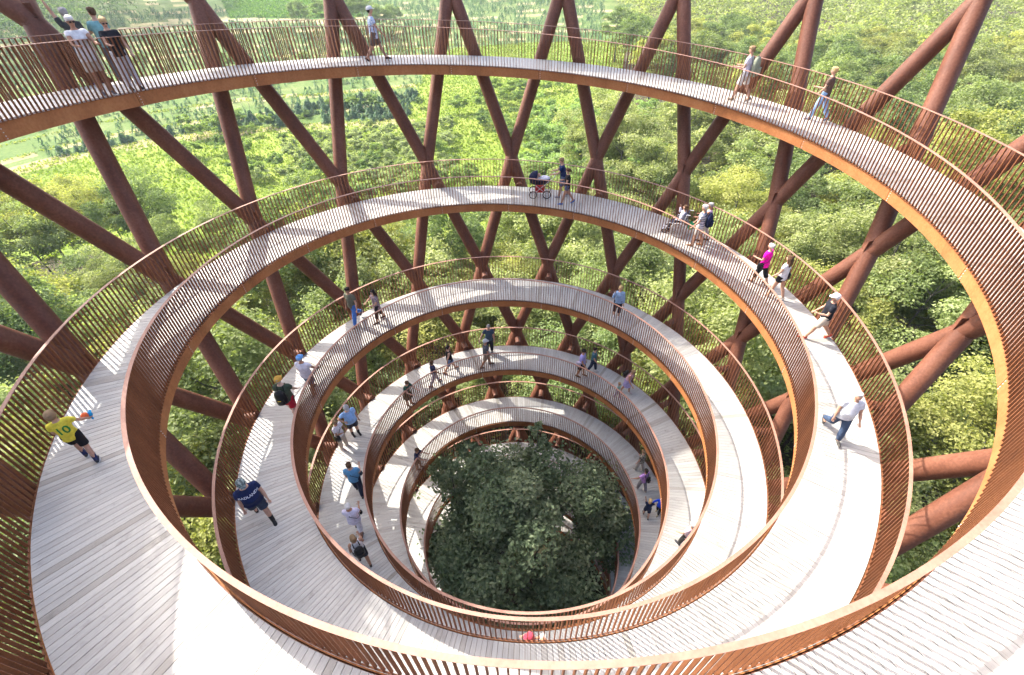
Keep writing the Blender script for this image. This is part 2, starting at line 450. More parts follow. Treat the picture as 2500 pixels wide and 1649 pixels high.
# ------------------------------------------------------------ foliage
def leaf_mat(name, dark, mid, light, trans=0.4):
    m, N, L, B = new_mat(name)
    N.remove(B); out = N['Material Output']
    at = N.new('ShaderNodeAttribute'); at.attribute_name = 'tint'
    oi = N.new('ShaderNodeObjectInfo')
    r = ramp(N, [(0.0, dark), (0.5, mid), (1.0, light)]); L.new(at.outputs['Fac'], r.inputs['Fac'])
    mu = N.new('ShaderNodeMix'); mu.data_type = 'RGBA'; mu.blend_type = 'MULTIPLY'; mu.inputs[0].default_value = 1.0
    L.new(r.outputs[0], mu.inputs[6]); L.new(oi.outputs['Color'], mu.inputs[7])
    di = N.new('ShaderNodeBsdfDiffuse'); tr = N.new('ShaderNodeBsdfTranslucent'); gl = N.new('ShaderNodeBsdfGlossy'); gl.inputs['Roughness'].default_value = 0.6
    tcol = N.new('ShaderNodeMix'); tcol.data_type = 'RGBA'; tcol.blend_type = 'MULTIPLY'; tcol.inputs[0].default_value = 1.0; tcol.inputs[7].default_value = (1.2, 1.3, 0.55, 1)
    L.new(mu.outputs[2], di.inputs['Color']); L.new(mu.outputs[2], tcol.inputs[6]); L.new(tcol.outputs[2], tr.inputs['Color'])
    s1 = N.new('ShaderNodeMixShader'); s1.inputs[0].default_value = trans; L.new(di.outputs[0], s1.inputs[1]); L.new(tr.outputs[0], s1.inputs[2])
    s2 = N.new('ShaderNodeMixShader'); s2.inputs[0].default_value = 0.02; L.new(s1.outputs[0], s2.inputs[1]); L.new(gl.outputs[0], s2.inputs[2])
    gl.inputs['Color'].default_value = (0.8, 0.85, 0.8, 1)
    L.new(s2.outputs[0], out.inputs['Surface'])
    return m
M_LEAF = leaf_mat('beech_leaf', (0.105, 0.13, 0.042), (0.22, 0.25, 0.088), (0.35, 0.365, 0.165), 0.5)
M_LEAF_DARK = leaf_mat('shaded_leaf', (0.055, 0.085, 0.042), (0.12, 0.165, 0.085), (0.24, 0.28, 0.165), 0.3)  # darker, bluer leaf colour with the tower's shade put into it
M_FIR = leaf_mat('fir_needle', (0.045, 0.10, 0.05), (0.085, 0.155, 0.08), (0.14, 0.22, 0.12), 0.4)
M_GRASS = leaf_mat('grass_blade', (0.12, 0.18, 0.03), (0.2, 0.27, 0.045), (0.34, 0.35, 0.12), 0.35)
def bark_mat():
    m, N, L, B = new_mat('bark')
    tc = N.new('ShaderNodeTexCoord'); n = N.new('ShaderNodeTexNoise'); n.inputs['Scale'].default_value = 6; n.inputs['Detail'].default_value = 6; L.new(tc.outputs['Object'], n.inputs['Vector'])
    r = ramp(N, [(0.3, (0.035, 0.03, 0.024)), (0.7, (0.11, 0.1, 0.085))]); L.new(n.outputs['Fac'], r.inputs['Fac']); L.new(r.outputs[0], B.inputs['Base Color']); B.inputs['Roughness'].default_value = 0.9
    return m
M_BARK = bark_mat()

def leaves(P, Nrm, size, rs, aspect=0.62):
    """one bent rhombus leaf (2 tris as a quad) at each point, facing Nrm with random spin"""
    n = len(P)
    Nrm = Nrm / (np.linalg.norm(Nrm, axis=1, keepdims=True) + 1e-9)
    a = rs.normal(size=(n, 3)); a -= (a * Nrm).sum(1, keepdims=True) * Nrm; a /= np.linalg.norm(a, axis=1, keepdims=True) + 1e-9
    b = np.cross(Nrm, a); sz = np.asarray(size).reshape(-1, 1)
    V = np.stack([P - a * sz * 0.5, P + b * sz * 0.5 * aspect + Nrm * sz * 0.06, P + a * sz * 0.5 - Nrm * sz * 0.10, P - b * sz * 0.5 * aspect + Nrm * sz * 0.06], 1)
    return V.reshape(-1, 3), np.arange(4 * n).reshape(n, 4)

def crown_mesh(name, seed, H, Rc, base, nclump, nleaf, leaf, mat, flat=0.55, spread=1.0, airy=0.12):
    rs = np.random.default_rng(seed)
    c = np.zeros((nclump, 3)); zc = (base + H) / 2; hz = (H - base) / 2
    d = rs.normal(size=(nclump, 3)); d[:, 2] = np.abs(d[:, 2]) * 0.9 - 0.35; d /= np.linalg.norm(d, axis=1, keepdims=True)
    rad = rs.uniform(0.35, 1.0, nclump) ** 0.55
    lob = 1 + 0.22 * np.sin(3 * np.arctan2(d[:, 1], d[:, 0]) + seed) + rs.normal(0, 0.08, nclump)
    c[:, 0] = d[:, 0] * Rc * rad * lob; c[:, 1] = d[:, 1] * Rc * rad * lob; c[:, 2] = zc + d[:, 2] * hz * rad
    cs = rs.uniform(0.6, 1.25, nclump) * Rc * 0.30 * spread
    ct = np.clip(rs.normal(0.5, 0.2, nclump), 0.05, 0.95)
    k = rs.integers(0, nclump, nleaf)
    v = rs.normal(size=(nleaf, 3)); v /= np.linalg.norm(v, axis=1, keepdims=True); v[:, 2] = np.where(v[:, 2] < -0.25, -v[:, 2], v[:, 2])
    q = rs.uniform(0.3, 1.0, nleaf) ** 0.5
    P = c[k] + v * (cs[k] * q)[:, None] * np.array([1, 1, flat])
    # sprays: pull some leaves outward along twigs
    sp = rs.random(nleaf) < airy
    out = P - np.array([0, 0, zc - hz * 0.3]); out /= np.linalg.norm(out, axis=1, keepdims=True)
    P = np.where(sp[:, None], P + out * (rs.random(nleaf) * 0.75 * cs[k])[:, None], P)
    Nn = v * 0.55 + np.array([0, 0, 0.75]) + rs.normal(0, 0.55, (nleaf, 3))
    V, F = leaves(P, Nn, leaf * rs.uniform(0.7, 1.35, nleaf), rs)
    tint = np.clip(ct[k] + rs.normal(0, 0.16, nleaf) + 0.12 * (q - 0.6), 0, 1)
    me = mesh_of(name, V, F, mat, attrs={'tint': tint})
    return me, c
def limbs(seed, base, top, cl, nb, r0, lean=0.5):
    """tapered trunk with limbs that reach into the clumps"""
    rs = random.Random(seed); A = Acc()
    pts = [Vector((0, 0, -0.4))]; segs = 6
    for i in range(1, segs + 1): pts.append(Vector((rs.uniform(-1, 1) * lean * 0.35 * i / segs, rs.uniform(-1, 1) * lean * 0.35 * i / segs, top * i / segs)))
    for i in range(segs):
        ra = r0 * (1 - 0.85 * i / segs) * (1.35 if i == 0 else 1); rb = r0 * (1 - 0.85 * (i + 1) / segs)
        A.add(*tube_mesh(pts[i], pts[i + 1], ra, 9, rb, caps=False))
    for c in rs.sample(list(range(len(cl))), min(nb, len(cl))):
        e = Vector(cl[c]); zz = max(base * 0.6, min(top * 0.9, e.z - 0.45 * math.hypot(e.x, e.y) - 0.6))
        f = zz / top * segs; i = min(int(f), segs - 1); s = pts[i].lerp(pts[i + 1], f - i)
        m = s.lerp(e, 0.5) + Vector((0, 0, -0.12 * (e - s).length))
        rb = r0 * 0.34 * (1 - 0.5 * zz / top)
        A.add(*tube_mesh(s, m, rb, 6, rb * 0.6, caps=False)); A.add(*tube_mesh(m, e, rb * 0.6, 6, rb * 0.15, caps=False))
    return A

class Kind:
    def __init__(s, n, seed, H, Rc, base, nclump, nleaf, leaf, mat, r0=0.17, nb=16, flat=0.55, spread=1.0, airy=0.12):
        s.v = []
        for i in range(n):
            cm, cl = crown_mesh('crown', seed + i, H * (1 + 0.06 * ((i * 7) % 3 - 1)), Rc, base, nclump, nleaf, leaf, mat, flat, spread, airy)
            tm = limbs(seed + i, base, H * 0.86, cl, nb, r0).mesh('trunk', M_BARK)
            s.v.append((cm, tm))
    def put(s, name, x, y, sc, label, cat, group, color, i=None, rot=None, z=None):
        o = link(name, None, None, (x, y, (float(ground_z(x, y)) if z is None else z)))
        cm, tm = s.v[(rng.randrange(len(s.v)) if i is None else i)]
        o.rotation_euler = (rng.uniform(-.05, .05), rng.uniform(-.05, .05), rng.uniform(0, 6.28) if rot is None else rot); o.scale = (sc * rng.uniform(.9, 1.12), sc * rng.uniform(.9, 1.12), sc)
        cr = link('crown', cm, o); cr.color = (*color, 1)
        link('trunk', tm, o)
        return tag(o, label, cat, group)
BEECH = Kind(6, 100, 16.5, 4.3, 4.5, 74, 25000, 0.20, M_LEAF)
LIGHT = Kind(3, 200, 14.5, 4.0, 3.5, 60, 17000, 0.22, M_LEAF, airy=0.3, spread=0.85)
WOOD = Kind(4, 300, 16.0, 5.4, 3.5, 70, 16000, 0.33, M_LEAF, r0=0.22, nb=10)
SHRUB = Kind(4, 400, 4.2, 2.0, 0.4, 26, 3600, 0.26, M_LEAF, r0=0.05, nb=10)
FIR_N = 0

def leafcol(warm=None):
    h = rng.random()
    if h < 0.30: c = (1.25, 1.16, 0.85)        # yellowish
    elif h < 0.50: c = (0.72, 0.86, 0.85)      # dark bluish green
    elif h < 0.75: c = (0.95, 1.03, 1.0)
    else: c = (1.12, 1.12, 1.15)               # pale
    k = rng.uniform(0.88, 1.12); return tuple(v * k for v in c)
def tone(c):
    return 'dark blue-green' if c[0] < .84 else ('yellow-green' if c[2] < c[0] * .8 else ('pale green' if c[2] > 1.05 else 'fresh green'))
def place_word(x, y, z):
    px, py, zz = project(np.array([[x, y, z]])); k = px[0] / 2500
    return 'at the far left' if k < .17 else ('left of the middle' if k < .4 else ('behind the middle' if k < .58 else ('right of the middle' if k < .8 else 'at the far right')))

# --- the belt of forest round the foot of the tower
placed = []
def free(x, y, d):
    for (a, b, e) in placed:
        if (a - x) ** 2 + (b - y) ** 2 < (0.5 * (d + e)) ** 2: return False
    placed.append((x, y, d)); return True
def in_view(x, y, z, m=150):
    px, py, zz = project(np.array([[x, y, z]])); return zz[0] > 1 and -m < px[0] < 2500 + m and -m < py[0] < 1649 + m
GAPS = [(-20.4, 12.0, 4.0), (7.4, 28.4, 4.2), (-17.9, 29.0, 2.6), (22.5, -5.0, 3.2), (9.0, 19.0, 3.0), (17.5, 9.5, 3.0)]
n_belt = 0
for _ in range(16000):
    rho = math.sqrt(rng.uniform(12.6 ** 2, 80 ** 2)); a = rng.uniform(-35, 188); x, y = rho * math.cos(R_(a)), rho * math.sin(R_(a))
    edge = 40 + 4 * math.sin(a * 0.13) + (15 if a < 58 else 0) + 36 * max(0, min(1, (a - 106) / 14))
    if rho > edge or not in_view(x, y, GROUND + 10, 320): continue
    if any((x - g[0]) ** 2 + (y - g[1]) ** 2 < g[2] ** 2 for g in GAPS): continue
    if not free(x, y, 4.0 if rho < 30 else (4.6 if rho < 48 else 5.6)): continue
    K = BEECH if rng.random() < 0.7 else LIGHT
    sc = rng.choice((.74, .84, .92, 1.0, 1.08, 1.17)) * rng.uniform(.96, 1.04) * (0.86 if rho < 17 else (0.84 if rho > 33 and a > 60 else 1.0))
    c = leafcol(); near = 'under' if rho < 21 else ('near' if rho < 33 else 'beyond')
    K.put('beech_tree', x, y, sc, '%s %s tree %s the tower, %s' % (tone(c), 'dense' if K is BEECH else 'airy', {'under': 'at the foot of', 'near': 'a little out from', 'beyond': 'well out from'}[near], place_word(x, y, GROUND + 12)), 'tree', 'forest trees close round the tower', c)
    n_belt += 1
# --- wooded land to the right
n_right = 0
for _ in range(9000):
    rho = math.sqrt(rng.uniform(50 ** 2, 165 ** 2)); a = rng.uniform(-4, 60); x, y = rho * math.cos(R_(a)), rho * math.sin(R_(a))
    if a > 46 + 0.11 * (rho - 50) or not in_view(x, y, GROUND + 8, 120): continue
    if not free(x, y, 8.2): continue
    c = leafcol()
    WOOD.put('woodland_tree', x, y, rng.uniform(0.72, 1.05), '%s broad-crowned tree in the %s woodland, %s' % (tone(c), 'nearer' if rho < 85 else ('middle' if rho < 125 else 'farther'), place_word(x, y, GROUND + 10)), 'tree', 'woodland trees beyond the right of the tower', c)
    n_right += 1
# --- bright young willows between the wood and the meadow
n_w = 0
for _ in range(4000):
    rho = rng.uniform(54, 96); a = rng.uniform(44, 66); x, y = rho * math.cos(R_(a)), rho * math.sin(R_(a))
    if a < 46 + 0.11 * (rho - 50) or not free(x, y, 4.0): continue
    SHRUB.put('willow_tree', x, y, rng.uniform(1.25, 1.9), 'young pale green willow between the woodland and the meadow', 'tree', 'young willows beside the meadow', (1.02, 1.28, 1.15)); n_w += 1
# --- shrubs scattered over the meadow
n_s = 0
for _ in range(4000):
    rho = rng.uniform(62, 128); a = rng.uniform(62, 112); x, y = rho * math.cos(R_(a)), rho * math.sin(R_(a))
    dens = 0.7 if a < 74 else 0.08
    if math.sin(x * 0.13 + 1) * math.sin(y * 0.11) < -0.15 or rng.random() > dens or n_s >= 80: continue
    if not free(x, y, 3.0): continue
    SHRUB.put('meadow_shrub', x, y, rng.uniform(0.45, 1.05), 'rounded %s shrub in the %s part of the meadow, %s' % (('fresh green', 'nearer' if rho < 84 else ('middle' if rho < 106 else 'farther'), place_word(x, y, GROUND + 2)) if n_s % 3 else ('dark green', 'nearer' if rho < 84 else ('middle' if rho < 106 else 'farther'), place_word(x, y, GROUND + 2))), 'shrub', 'shrubs scattered over the meadow', (0.95, 1.15, 0.85) if n_s % 3 else (0.62, 0.82, 0.72)); n_s += 1
# --- pale thicket
n_t = 0
for _ in range(3000):
    rho = rng.uniform(66, 98); a = rng.gauss(88.5, 4.2); x, y = rho * math.cos(R_(a)), rho * math.sin(R_(a))
    if not free(x, y, 2.5) or n_t >= 70: continue
    SHRUB.put('thicket_shrub', x, y, rng.uniform(0.62, 0.85), 'pale grey-green bush in the thicket at the near edge of the meadow', 'shrub', 'bushes of the pale thicket', (1.25, 1.3, 1.6)); n_t += 1
# --- a clump of tall trees behind the plantation
for (x, y, s) in [(6, 236, 1.0), (14, 228, 1.15), (21, 238, .95), (27, 225, .8), (-4, 246, .85), (34, 240, .7)]:
    WOOD.put('field_tree', x, y, s, 'dark tree of the small clump standing in the plantation', 'tree', 'clump of trees in the plantation', (0.75, 0.9, 0.9))
for (x, y, s) in [(-28.5, 176, .42), (-6, 172, .34), (1.5, 150, .30), (-55, 190, .4)]:
    WOOD.put('field_tree', x, y, s, 'small lone tree standing among the fir rows', 'tree', 'lone trees among the fir rows', (0.8, 0.95, 0.8))

# --- young firs of the plantation
def fir_mesh(seed, H=1.0, n=46):
    rs = np.random.default_rng(seed); P = []; Nn = []
    for i in range(n):
        z = (i / n) ** 0.9 * 0.92 * H + 0.06; r = (1 - z / H) * 0.70 + 0.14; a = i * 2.4 + rs.uniform(-.3, .3)
        for q in (0.45, 0.85):
            P.append((math.cos(a) * r * q, math.sin(a) * r * q, z - 0.06 * q)); Nn.append((math.cos(a) * 0.7, math.sin(a) * 0.7, 0.8))
    V, F = leaves(np.array(P), np.array(Nn), np.full(len(P), 0.30), rs, 0.7)
    return V, F, np.clip(rs.normal(0.5, 0.2, len(F)), 0, 1)
firs = []
for _ in range(60000):
    rho = math.sqrt(rng.uniform(108 ** 2, 345 ** 2)); a = rng.uniform(60, 118); x, y = rho * math.cos(R_(a)), rho * math.sin(R_(a))
    if int(zone(np.array(x), np.array(y))) != 3: continue
    u = (x * 0.98 + y * 0.2); v = (-x * 0.2 + y * 0.98); v = round(v / 4.6) * 4.6 + rng.uniform(-.7, .7)
    x, y = u * 0.98 - v * 0.2, u * 0.2 + v * 0.98
    if math.sin(x * 0.2) * math.sin(y * 0.17 + 1) < -0.75 or not in_view(x, y, GROUND, 20): continue
    firs.append((x, y, rng.choice((.6, .8, .9, 1.1, 1.3, 1.7)) * (1 + rho / 600)))
firs = list({(round(f[0], 0), round(f[1], 0)): f for f in firs}.values())
firs.sort(key=lambda f: f[0] ** 2 + f[1] ** 2); firs = firs[:290] + rng.sample(firs[290:], min(5200, len(firs) - 290))
FM = []
for i in range(4):
    V, F, t = fir_mesh(900 + i); FM.append((V, F, t, mesh_of('fir_crown', V, F, M_FIR, attrs={'tint': t})))
for (x, y, s) in firs[:290]:
    o = link('young_fir', FM[rng.randrange(4)][3], None, (x, y, float(ground_z(x, y)))); o.scale = (s, s, s); o.rotation_euler.z = rng.uniform(0, 6.28)
    o.color = (1, 1, 1, 1); tag(o, 'young dark green fir in the nearest planted rows beyond the meadow', 'fir tree', 'young firs of the nearest planted rows')
LV, LF, LT, off = [], [], [], 0
for (x, y, s) in firs[290:]:
    V, F, t, _m = FM[rng.randrange(4)]; sel = np.arange(0, len(F), 4); a = rng.uniform(0, 6.28); c_, s_ = math.cos(a), math.sin(a)
    W = V.reshape(-1, 4, 3)[sel].reshape(-1, 3) * s; W = np.stack([W[:, 0] * c_ - W[:, 1] * s_ + x, W[:, 0] * s_ + W[:, 1] * c_ + y, W[:, 2] + float(ground_z(x, y))], -1)
    LV.append(W); LT.append(t[sel])
if LV:
    W = np.concatenate(LV); o = link('fir_plantation', mesh_of('fir_plantation', W, np.arange(len(W)).reshape(-1, 4), M_FIR, attrs={'tint': np.concatenate(LT)}))
    o.color = (1, 1, 1, 1); tag(o, 'planted rows of young firs on the far slope', 'firs', kind='stuff')

# --- meadow grass, nobody could count it
n = 90000
rho = np.sqrt(nrg.uniform(50 ** 2, 205 ** 2, n)); a = np.radians(nrg.uniform(56, 125, n)); P = np.stack([rho * np.cos(a), rho * np.sin(a), 0 * a], -1)
zz = zone(P[:, 0], P[:, 1]); P = P[(zz == 1) | (zz == 2)]; zz = zz[(zz == 1) | (zz == 2)]
P[:, 2] = ground_z(P[:, 0], P[:, 1]) + 0.15
V, F = leaves(P, nrg.normal(size=(len(P), 3)) * np.array([1, 1, 0.3]), nrg.uniform(0.3, 0.8, len(P)), nrg, 0.5)
o = link('meadow_grass', mesh_of('meadow_grass', V, F, M_GRASS, attrs={'tint': np.clip(nrg.normal(0.4, .25, len(P)) + 0.35 * (zz == 2), 0, 1)})); o.color = (1, 1, 1, 1)
tag(o, 'rough sunlit grass covering the meadow', 'grass', kind='stuff')
n = 30000
rho = np.sqrt(nrg.uniform(285 ** 2, 420 ** 2, n)); a = np.radians(nrg.uniform(84, 98, n)); P = np.stack([rho * np.cos(a), rho * np.sin(a), 0 * a], -1); P = P[zone(P[:, 0], P[:, 1]) == 4]
P[:, 2] = ground_z(P[:, 0], P[:, 1]) + nrg.uniform(.2, 1.2, len(P))
V, F = leaves(P, nrg.normal(size=(len(P), 3)) * np.array([1, 1, 0.3]), nrg.uniform(0.8, 2.0, len(P)), nrg, 0.6)
o = link('field_crop', mesh_of('field_crop', V, F, M_GRASS, attrs={'tint': np.clip(nrg.normal(0.3, .25, len(P)), 0, 1)})); o.color = (.62, .85, .8, 1)
tag(o, 'tall bright green crop on the far field', 'crop', kind='stuff')

# --- forest undergrowth: ferns, saplings and litter between the trunks
n = 26000
rho = np.sqrt(nrg.uniform(10 ** 2, 50 ** 2, n)); a = np.radians(nrg.uniform(-40, 180, n)); P = np.stack([rho * np.cos(a), rho * np.sin(a), GROUND + nrg.uniform(0.05, 1.3, n) ** 1.5], -1)
keep = np.sin(P[:, 0] * 0.55) * np.sin(P[:, 1] * 0.5 + 1) > -0.1
for g in GAPS: keep &= (P[:, 0] - g[0]) ** 2 + (P[:, 1] - g[1]) ** 2 > g[2] ** 2
P = P[keep]
V, F = leaves(P, np.array([0, 0, 1.0]) + nrg.normal(0, .45, (len(P), 3)), nrg.uniform(.2, .5, len(P)), nrg, .6)
o = link('undergrowth', mesh_of('undergrowth', V, F, M_LEAF, attrs={'tint': nrg.random(len(P))})); o.color = (.8, .9, .8, 1)
tag(o, 'low leafy undergrowth on the forest floor', 'undergrowth', kind='stuff')

# --- far woods that read as one mass
def far_wood(name, pts, col, label, seed, nl, k):
    src = [WOOD.v[i][0] for i in range(4)]
    base = []
    for m in src:
        v = np.empty(len(m.vertices) * 3, np.float32); m.vertices.foreach_get('co', v); v = v.reshape(-1, 4, 3); t = np.empty(len(v), np.float32); m.attributes['tint'].data.foreach_get('value', t); base.append((v, t))
    rs = np.random.default_rng(seed); LV = []; LT = []
    for (x, y, s) in pts:
        v, t = base[rs.integers(4)]; sel = rs.choice(len(v), nl, replace=False); a = rs.uniform(0, 6.28); c_, s_ = math.cos(a), math.sin(a)
        cen = v[sel].mean(1); ax = cen - np.array([0, 0, 7.0]); ax /= np.linalg.norm(ax, axis=1, keepdims=True)
        W, _f = leaves(cen, ax * 0.9 + np.array([0, 0, 0.35]) + rs.normal(0, 0.5, ax.shape), np.full(len(cen), 0.33 * k) * rs.uniform(.6, 1.3, len(cen)), rs, 0.75)
        W = W * s; W = np.stack([W[:, 0] * c_ - W[:, 1] * s_ + x, W[:, 0] * s_ + W[:, 1] * c_ + y, W[:, 2] + float(ground_z(x, y))], -1)
        LV.append(W); LT.append(np.clip(t[sel] + rs.normal(0, .2), 0, 1))
    W = np.concatenate(LV); o = link(name, mesh_of(name, W, np.arange(len(W)).reshape(-1, 4), M_LEAF, attrs={'tint': np.concatenate(LT)})); o.color = (*col, 1)
    return tag(o, label, 'wood', kind='stuff')
pts = []; pl2 = []
for _ in range(6000):
    rho = math.sqrt(rng.uniform(160 ** 2, 430 ** 2)); a = rng.uniform(12, 63); x, y = rho * math.cos(R_(a)), rho * math.sin(R_(a))
    if a > 55 + 0.03 * (rho - 150) or not in_view(x, y, GROUND + 4, 100): continue
    if any((x - b[0]) ** 2 + (y - b[1]) ** 2 < 64 for b in pts): continue
    pts.append((x, y, rng.uniform(.75, 1.1)))
far_wood('distant_wood', pts, (.98, 1.02, .95), 'distant wood covering the land to the right', 5, 460, 2.3)
for _ in range(6000):
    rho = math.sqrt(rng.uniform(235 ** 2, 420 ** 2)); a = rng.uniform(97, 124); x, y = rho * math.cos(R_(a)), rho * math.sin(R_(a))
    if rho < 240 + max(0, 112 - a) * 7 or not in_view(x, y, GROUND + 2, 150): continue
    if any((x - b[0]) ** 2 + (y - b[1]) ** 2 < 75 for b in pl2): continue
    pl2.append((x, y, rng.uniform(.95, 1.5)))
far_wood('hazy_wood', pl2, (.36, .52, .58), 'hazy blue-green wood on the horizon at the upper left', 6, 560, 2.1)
print('TREES', n_belt, n_right, n_w, n_s, n_t, 'firs', len(firs), 'far', len(pts), len(pl2))

# --- bare poles left standing in the meadow
M_POLE = steel('bare_grey_wood', (.1, .09, .08), (.16, .15, .13), (.24, .22, .2), .9)
for i, (x, y, h) in enumerate([(-21, 118, 7), (-19.5, 114, 7.5), (-36, 120, 5.5), (-27, 116, 4.5), (11.5, 84, 6.5)]):
    A = Acc(); p = Vector((0, 0, -.3))
    for k in range(4):
        q = Vector((rng.uniform(-.12, .12) * (k + 1), rng.uniform(-.1, .1) * (k + 1), h * (k + 1) / 4)); A.add(*tube_mesh(p, q, .07 * (1 - .2 * k), 7, .07 * (1 - .2 * (k + 1)), caps=True)); p = q
    for k in range(3):
        zb = h * rng.uniform(.5, .95); a = rng.uniform(0, 6.28); A.tube((0, 0, zb), (math.cos(a) * .5, math.sin(a) * .5, zb + .5), .02, 5)
    tag(link('bare_sapling', A.mesh('bare_sapling', M_POLE), None, (x, y, float(ground_z(x, y)))), 'thin bare sapling standing in the meadow grass', 'sapling', 'bare saplings in the meadow')

# --- the dark tree that grows up through the middle of the spiral
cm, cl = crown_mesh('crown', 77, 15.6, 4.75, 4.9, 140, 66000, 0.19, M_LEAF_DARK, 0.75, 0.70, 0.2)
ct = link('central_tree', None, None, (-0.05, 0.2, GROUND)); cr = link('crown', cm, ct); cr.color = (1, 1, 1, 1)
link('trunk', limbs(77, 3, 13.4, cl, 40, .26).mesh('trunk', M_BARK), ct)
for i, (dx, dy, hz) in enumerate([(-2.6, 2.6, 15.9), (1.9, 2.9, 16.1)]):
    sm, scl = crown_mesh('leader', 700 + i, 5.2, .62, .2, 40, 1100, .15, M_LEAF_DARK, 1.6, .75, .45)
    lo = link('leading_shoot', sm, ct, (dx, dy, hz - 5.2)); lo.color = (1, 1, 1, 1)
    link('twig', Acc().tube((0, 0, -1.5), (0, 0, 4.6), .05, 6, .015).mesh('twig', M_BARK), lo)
tag(ct, 'dark green leafy tree growing up inside the spiral of the ramp', 'tree')

# ------------------------------------------------------------ the summer haze over the land
def haze():
    m = bpy.data.materials.new('haze'); m.use_nodes = True; N = m.node_tree.nodes; L = m.node_tree.links
    N.remove(N['Principled BSDF']); v = N.new('ShaderNodeVolumePrincipled'); v.inputs['Color'].default_value = (0.86, 0.93, 1.0, 1); v.inputs['Density'].default_value = HAZE
    v.inputs['Anisotropy'].default_value = 0.2
    L.new(v.outputs[0], N['Material Output'].inputs['Volume'])
    A = Acc().box((0, 330, (GROUND - 1.5 + 26) / 2), (1500, 1400, 26 - GROUND + 1.5))
    tag(link('haze', A.mesh('haze', m)), 'thin summer haze over the land', 'haze', kind='stuff')
HAZE = 0.00020

# ------------------------------------------------------------ people
def plain(name, col, rough=0.85, pattern=None, col2=None, scale=30.0, sub=0.0):
    m, N, L, B = new_mat(name)
    tc = N.new('ShaderNodeTexCoord')
    n = N.new('ShaderNodeTexNoise'); n.inputs['Scale'].default_value = 14; n.inputs['Detail'].default_value = 4; L.new(tc.outputs['Object'], n.inputs['Vector'])
    d = tuple(c * 0.78 for c in col)
    r = ramp(N, [(0.35, d), (0.62, col)]); L.new(n.outputs['Fac'], r.inputs['Fac']); colout = r.outputs[0]
    if pattern:
        if pattern == 'stripe':
            w = N.new('ShaderNodeTexWave'); w.bands_direction = 'Z'; w.inputs['Scale'].default_value = scale; f = w.outputs['Fac']; thr = 0.55
        elif pattern == 'spots':
            w = N.new('ShaderNodeTexVoronoi'); w.inputs['Scale'].default_value = scale; f = w.outputs['Distance']; thr = 0.42
        else:
            w = N.new('ShaderNodeTexNoise'); w.inputs['Scale'].default_value = scale; w.inputs['Detail'].default_value = 3; f = w.outputs['Fac']; thr = 0.5
        L.new(tc.outputs['Object'], w.inputs['Vector'])
        g = N.new('ShaderNodeMath'); g.operation = 'LESS_THAN' if pattern == 'spots' else 'GREATER_THAN'; g.inputs[1].default_value = thr; L.new(f, g.inputs[0])
        mx = N.new('ShaderNodeMix'); mx.data_type = 'RGBA'; L.new(g.outputs[0], mx.inputs[0]); L.new(colout, mx.inputs[6]); mx.inputs[7].default_value = (*col2, 1); colout = mx.outputs[2]
    L.new(colout, B.inputs['Base Color']); B.inputs['Roughness'].default_value = rough; B.inputs['Specular IOR Level'].default_value = 0.2
    if sub: B.inputs['Subsurface Weight'].default_value = sub; B.inputs['Subsurface Radius'].default_value = (0.02, 0.008, 0.004)
    return m
_mc = {}
def cloth(col, pattern=None, col2=None, scale=30.0):
    k = (col, pattern, col2, scale)
    if k not in _mc: _mc[k] = plain('cloth', col, 0.9, pattern, col2, scale)
    return _mc[k]
SKIN = {'fair': plain('skin_fair', (0.50, 0.29, 0.20), 0.6), 'tan': plain('skin_tan', (0.38, 0.20, 0.125), 0.6), 'pale': plain('skin_pale', (0.56, 0.36, 0.27), 0.6)}
M_EYE = plain('eye_dark', (0.02, 0.018, 0.016), 0.3); M_LIP = plain('lip', (0.33, 0.12, 0.10), 0.6)
M_BLACK = plain('black_plastic', (0.012, 0.012, 0.014), 0.35); M_WHITE = plain('white_rubber', (0.62, 0.62, 0.60), 0.7)
HAIR = {k: plain('hair_' + k, c, 0.75) for k, c in dict(white=(0.60, 0.58, 0.55), grey=(0.34, 0.32, 0.30), blonde=(0.46, 0.32, 0.15), brown=(0.085, 0.045, 0.022), dark=(0.022, 0.015, 0.012), sandy=(0.26, 0.17, 0.09)).items()}
PENDING = []                                  # meshes to fuse into one skin

def loft(rings, n=14):
    """rings: (center, ax, ay) with ax, ay half-axis vectors"""
    V = []; th = np.linspace(0, 2 * np.pi, n, endpoint=False)
    for c, ax, ay in rings: V.append(np.asarray(c) + np.cos(th)[:, None] * np.asarray(ax) + np.sin(th)[:, None] * np.asarray(ay))
    k = len(rings); F = []
    for i in range(k - 1):
        for j in range(n): F.append([i * n + j, i * n + (j + 1) % n, (i + 1) * n + (j + 1) % n, (i + 1) * n + j])
    F.append(list(range(n))[::-1]); F.append(list(range((k - 1) * n, k * n)))
    V = np.concatenate(V)
    # make it face outward
    a, b, c = V[F[0][0]], V[F[0][1]], V[F[0][2]]
    if np.dot(np.cross(b - a, c - a), a - np.asarray(rings[0][0])) < 0: F = [f[::-1] for f in F]
    return V, F
def limb(A, pts, rad, n=12, flat=1.0):
    pts = [np.asarray(p, float) for p in pts]; rings = []
    for i, p in enumerate(pts):
        d = (pts[min(i + 1, len(pts) - 1)] - pts[max(i - 1, 0)]); d = d / (np.linalg.norm(d) + 1e-9)
        a = np.cross(d, [0, 1.0, 0]);
        if np.linalg.norm(a) < 1e-3: a = np.array([1.0, 0, 0])
        a /= np.linalg.norm(a); b = np.cross(d, a); rings.append((p, a * rad[i], b * rad[i] * flat))
    A.add(*loft(rings, n))
def rx(v, deg):
    c, s = math.cos(R_(deg)), math.sin(R_(deg)); x, y, z = v; return np.array([x, y * c - z * s, y * s + z * c])

